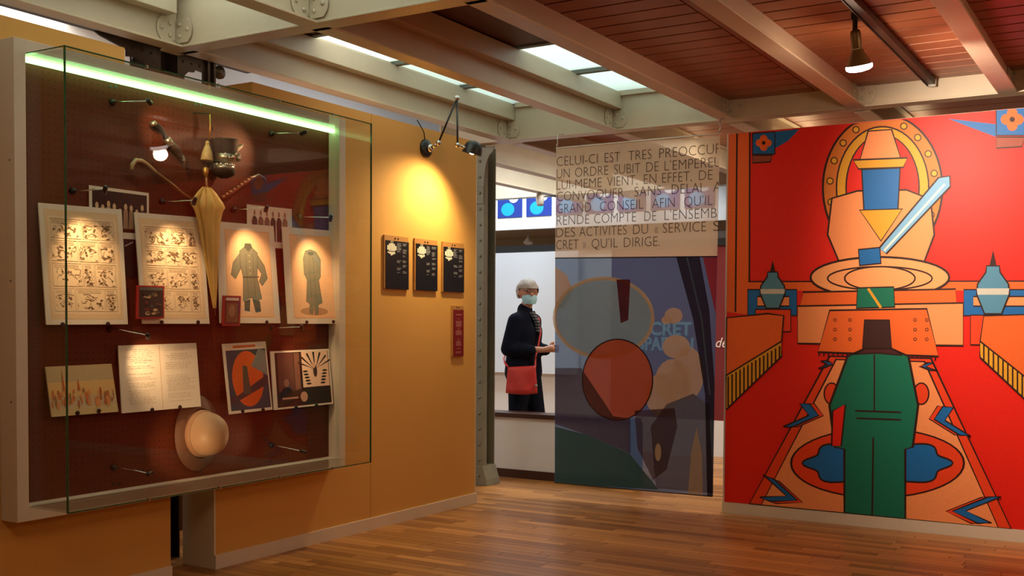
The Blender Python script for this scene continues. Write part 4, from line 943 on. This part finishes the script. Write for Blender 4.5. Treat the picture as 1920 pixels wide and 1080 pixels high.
MB().tube([pa, Vector((pb.x, BY, pa.z))], .006, n=8).build('rod', mat('pale_rod', (.62, .56, .5), .4), bn)
pc = P(1040, 905, 'y', BY); pdn = P(1336, 931, 'y', BY)
MB().tube([pc, Vector((pdn.x, BY, pdn.z))], .004, n=8).build('hem_rod', DKSTEEL, bn)
for x_ in (pa.x+.006, pb.x-.006):
    mb = MB().tube([(x_, BY, pa.z), (x_, BY, pa.z+.03), (x_+.008, BY, pa.z+.045), (x_, BY, pa.z+.06), (x_, BY+.02, 2.74), (x_, 7.30, 2.755)], .003, n=6); mb.ball((x_, BY, pa.z+.02), .008, n=8)
    mb.build('hook', CHROME, bn)

# ================================================================= VISITOR
def skin(name, J, E_, m, parent, sub=2, smooth=0, mats=None):
    keys = list(J); me = bpy.data.meshes.new(name); loc = parent.location
    me.from_pydata([Vector(J[k][0])-loc for k in keys], [(keys.index(a), keys.index(b)) for a, b in E_], []); o = bpy.data.objects.new(name, me); C.objects.link(o)
    sm = o.modifiers.new('s', 'SKIN'); sm.use_smooth_shade = True
    for i, k in enumerate(keys):
        r = J[k][1]; me.skin_vertices[0].data[i].radius = r if isinstance(r, tuple) else (r, r); me.skin_vertices[0].data[i].use_root = (i == 0)
    o.modifiers.new('u', 'SUBSURF').levels = sub
    if smooth:
        rm = o.modifiers.new('r', 'REMESH'); rm.mode = 'VOXEL'; rm.voxel_size = .012; rm.use_smooth_shade = True
        sm2 = o.modifiers.new('k', 'SMOOTH'); sm2.factor = .5; sm2.iterations = smooth
    dg = bpy.context.evaluated_depsgraph_get(); nm = bpy.data.meshes.new_from_object(o.evaluated_get(dg)); bpy.data.objects.remove(o); bpy.data.meshes.remove(me)
    nm.name = name; nm.materials.clear()
    for mm in (mats or [m]): nm.materials.append(mm)
    for p in nm.polygons: p.use_smooth = True
    o = bpy.data.objects.new(name, nm); C.objects.link(o); o.parent = parent; return o
pb_ = P(984, 606, 'y', 8.45); base = Vector((pb_.x, pb_.y, 0))
camd = Vector((-fwd.x, -fwd.y, 0)).normalized(); rr_ = Vector((rgt0.x, rgt0.y, 0))
BF = (rr_*.86+camd*.5).normalized(); BS = Vector((0, 0, 1)).cross(BF)      # forward, her left
HF = (rr_*.38+camd*.92).normalized(); HS = Vector((0, 0, 1)).cross(HF)
def L(f, s, u): return base+BF*f+BS*s+Vector((0, 0, u))
HC = L(.03, 0, 1.585)
def Hd(f, s, u): return HC+HF*f+HS*s+Vector((0, 0, u))
pr = thing('person', tuple(base), 'visitor with short grey hair, face mask and dark jacket behind the low wall', 'person')
SKN = mat('skin', (.50, .25, .16), .5, noise=.05, scale=20); NVY = mat('navy_wool', (.006, .008, .018), .9, spec=.1, noise=.2, scale=30); TRS = mat('dark_trousers', (.005, .007, .014), .9, spec=.1)
def fuse(name, caps, m, parent, voxel=.010, smooth=6):
    """tapering limbs (p0, r0, p1, r1) melted into one continuous surface"""
    mb = MB()
    for p0, r0, p1, r1 in caps:
        d = p1-p0; ln = d.length
        if ln < 1e-5: mb.ball(p0, r0, n=20); continue
        ax = d/ln; pr_ = [(r0*math.sin(q), -r0*math.cos(q)) for q in (.25, .6, .95, 1.3)]+[(r0, 0), (r1, ln)]+[(r1*math.cos(q), ln+r1*math.sin(q)) for q in (.3, .65, 1.0, 1.35)]
        mb.lathe(p0, ax, pr_, n=20)
    for v in mb.bm.verts: v.co -= parent.location
    me = bpy.data.meshes.new(name); mb.bm.to_mesh(me); mb.bm.free(); o = bpy.data.objects.new(name, me); C.objects.link(o)
    rm = o.modifiers.new('r', 'REMESH'); rm.mode = 'VOXEL'; rm.voxel_size = voxel
    sm = o.modifiers.new('k', 'SMOOTH'); sm.factor = .5; sm.iterations = smooth
    nm = bpy.data.meshes.new_from_object(o.evaluated_get(bpy.context.evaluated_depsgraph_get())); bpy.data.objects.remove(o); bpy.data.meshes.remove(me)
    nm.name = name; nm.materials.clear(); nm.materials.append(m)
    for p in nm.polygons: p.use_smooth = True
    o = bpy.data.objects.new(name, nm); C.objects.link(o); o.parent = parent; return o
caps = [(Hd(-.012, 0, .022), .086, Hd(.006, 0, .022), .083), (Hd(.016, 0, -.02), .070, Hd(.030, 0, -.072), .044), (Hd(.078, 0, .018), .012, Hd(.096, 0, -.014), .014),
        (Hd(.0, .078, -.008), .016, Hd(-.004, .082, .012), .018), (Hd(.0, -.078, -.008), .016, Hd(-.004, -.082, .012), .018), (L(.0, 0, 1.38), .056, L(.022, 0, 1.50), .050)]
for s in (1, -1):
    caps += [(L(0, .07*s, .95), .10, L(0, .06*s, 1.10), .09), (L(0, .06*s, 1.10), .09, L(0, .07*s, 1.28), .10), (L(0, .04*s, 1.36), .05, L(0, .15*s, 1.34), .050), (L(0, .15*s, 1.34), .05, L(-.04, .22*s, 1.09), .038),
             (L(-.04, .22*s, 1.09), .038, L(.24, .075*s, 1.085), .026), (L(.24, .075*s, 1.085), .026, L(.30, .04*s, 1.10), .030), (L(0, .09*s, .90), .085, L(.03+.05*s, .09*s, .48), .056), (L(.03+.05*s, .09*s, .48), .056, L(-.02+.09*s, .09*s, .08), .036),
             (L(-.02+.09*s, .09*s, .06), .034, L(.11+.09*s, .10*s, .034), .028)]
body = fuse('body', caps, SKN, pr, .008, 3)
for sn, s in (('l', 1), ('r', -1)):       # five separate fingers on each hand, curled round the other hand
    for k in range(4):
        z0 = 1.125-.018*k; fl_ = (.030, .034, .032, .026)[k]; b0_ = L(.315, .030*s, z0)
        F_ = {'r': (L(.295, .035*s, z0), .010), 'a': (L(.325, .022*s, z0), .0095), 'b': (L(.338, (.022-fl_*.7)*s, z0-.003), .0085), 'c': (L(.330, (.022-fl_*1.5)*s, z0-.006), .0075)}
        skin('finger', F_, [('r', 'a'), ('a', 'b'), ('b', 'c')], SKN, pr, 1)
    F_ = {'r': (L(.275, .03*s, 1.125), .011), 'a': (L(.285, .012*s, 1.148), .0105), 'b': (L(.300, -.008*s, 1.152), .009)}
    skin('thumb', F_, [('r', 'a'), ('a', 'b')], SKN, pr, 1)
caps = [(L(0, 0, 1.39), .075, L(.0, 0, 1.44), .070)]
for s in (1, -1):
    caps += [(L(-.01, .075*s, .88), .135, L(-.01, .065*s, 1.06), .122), (L(-.01, .065*s, 1.06), .122, L(0, .065*s, 1.24), .130), (L(0, .065*s, 1.24), .130, L(0, .06*s, 1.33), .095),
             (L(0, .05*s, 1.37), .068, L(0, .155*s, 1.335), .075), (L(0, .155*s, 1.335), .078, L(-.04, .228*s, 1.09), .066), (L(-.04, .228*s, 1.09), .066, L(.14, .135*s, 1.078), .052)]
fuse('jacket', caps, NVY, pr, .010, 6)
caps = [(L(0, -.06, .88), .115, L(0, .06, .88), .115)]
for s in (1, -1): caps += [(L(0, .085*s, .86), .108, L(.03+.05*s, .09*s, .48), .080), (L(.03+.05*s, .09*s, .48), .080, L(-.02+.09*s, .09*s, .12), .062)]
fuse('trousers', caps, TRS, pr, .012, 4)
for s in (1, -1):
    MB().tube([L(-.07+.09*s, .09*s, .035), L(0+.09*s, .09*s, .04), L(.10+.09*s, .10*s, .032), L(.16+.09*s, .10*s, .028)], [.036, .042, .038, .026], n=12).build('shoe', BLACK, pr)
# striped jumper at the neck, opening of the jacket
mb = MB(); W1, W2 = mat('jumper_navy', (.012, .014, .026), .8), mat('jumper_white', (.16, .16, .17), .8)
for k in range(15):
    z0 = 1.43-.013*k; hw = .032-.0012*k; f0 = .09+.062*min(1, k/8)
    mb.slab([L(f0, -hw, z0-.013), L(f0, hw, z0-.013), L(f0-.003, hw, z0), L(f0-.003, -hw, z0)], tuple(-BF*.03), W2 if k % 2 else W1)
mb.build('jumper', None, pr)
# hair: short grey crop with fringe
bmh = MB(); bmh.ball((0, 0, 0), 1.0, n=28); rnd = random.Random(6)
kill = []
for v in bmh.bm.verts:
    f, s, u = v.co.x, v.co.y, v.co.z
    if (f > .30 and u < .16) or u < -.62 or (f > .05 and u < -.25): kill.append(v)
    j_ = 1+rnd.uniform(-.05, .10); v.co = Hd(-.012+f*.108*j_, s*.098*j_, .022+u*.108*j_)
bmesh.ops.delete(bmh.bm, geom=kill, context='VERTS')
bmh.build('hair', mat('grey_hair', (.34, .29, .24), .6, noise=.3, scale=60), pr, recalc=False)
# mask: curved pleated patch
mb = MB(); g = [[mb.bm.verts.new(Hd(math.cos(th)*(.099-.022*(v-.5)**2*2+.002*math.sin(v*18)), math.sin(th*(.74+.26*math.sin(v*2.6)))*.080, -.098+v*.088+.012*abs(th)*(.5-v))) for th in (-1.15+2.3*q/14 for q in range(15))] for v in (k/8 for k in range(9))]
for j in range(8):
    for q in range(14): f = mb.bm.faces.new((g[j][q], g[j][q+1], g[j+1][q+1], g[j+1][q])); f.smooth = True
mb.build('face_mask', mat('mask_blue', (.36, .66, .78), .7, noise=.05), pr, recalc=False)
mb = MB()
for s in (1, -1): mb.tube([Hd(.093+.0*s, s*.032+.024*math.cos(a_), .022+.016*math.sin(a_)) for a_ in (2*math.pi*k/14 for k in range(15))], .0026, n=6); mb.tube([Hd(.088, s*.056, .026), Hd(.0, s*.086, .022)], .002, n=6)
mb.tube([Hd(.096, -.009, .024), Hd(.096, .009, .024)], .002, n=6); mb.build('glasses', mat('glasses_frame', (.03, .012, .01), .4), pr)
for s in (1, -1): MB().ball(Hd(.070, s*.031, .020), .0125, n=12).build('eye', mat('eye_dark', (.06, .04, .035), .3), pr)
# red bag
t = thing('handbag', tuple(L(.02, -.24, .70)), 'red leather shoulder bag at the hip of the visitor', 'bag')
RB = mat('red_leather', (.55, .035, .028), .42, noise=.12, scale=12, bump=.3, bscale=14)
c_ = P(978, 712, 'y', 8.22); RV = (rr_*.96+camd*.1).normalized(); DV = RV.cross(Vector((0, 0, 1)))
mb = MB(); NX, NZ = 14, 10; fr = []
for sd in (1, -1):
    fr.append([[mb.bm.verts.new(c_+RV*((u-.5)*(.245+.035*(1-v)))+Vector((0, 0, (v-.5)*.235-.012*math.sin(u*math.pi)*(1-v)+.015*(u-.5)*v))+DV*(sd*(.006+.040*(1-v)**.6*math.sin(math.pi*(.06+.88*u))*(1 if v > 0 else .45)+.004*math.sin(u*11+v*7)*(1-v)))) for u in (i/NX for i in range(NX+1))] for v in (j/NZ for j in range(NZ+1))])
for gi, g in enumerate(fr):
    for j in range(NZ):
        for i in range(NX): f = mb.bm.faces.new((g[j][i], g[j][i+1], g[j+1][i+1], g[j+1][i])); f.smooth = True
A_, B_ = fr
for i in range(NX): mb.bm.faces.new((A_[0][i], A_[0][i+1], B_[0][i+1], B_[0][i])); mb.bm.faces.new((A_[NZ][i], A_[NZ][i+1], B_[NZ][i+1], B_[NZ][i]))
for j in range(NZ): mb.bm.faces.new((A_[j][0], A_[j+1][0], B_[j+1][0], B_[j][0])); mb.bm.faces.new((A_[j][NX], A_[j+1][NX], B_[j+1][NX], B_[j][NX]))
mb.build('bag_body', RB, t)
q1 = c_+RV*.12+Vector((0, 0, .11)); q2 = c_-RV*.12+Vector((0, 0, .11))
MB().tube([q1, L(.145, -.06, 1.02), L(.150, -.02, 1.12), L(.145, .03, 1.24), L(.10, .08, 1.36), L(.0, .09, 1.43)], .009, n=8).build('strap', RB, t)
MB().tube([q2, q2+Vector((-.03, 0, .03)), L(-.16, -.10, 1.0), L(-.14, .05, 1.25), L(.0, .09, 1.43)], .009, n=8).build('strap', RB, t)
MB().lathe(c_+RV*.128+Vector((0, 0, -.05)), DV, [(.012, -.03), (.012, .03)], n=12).build('ring', CHROME, t)
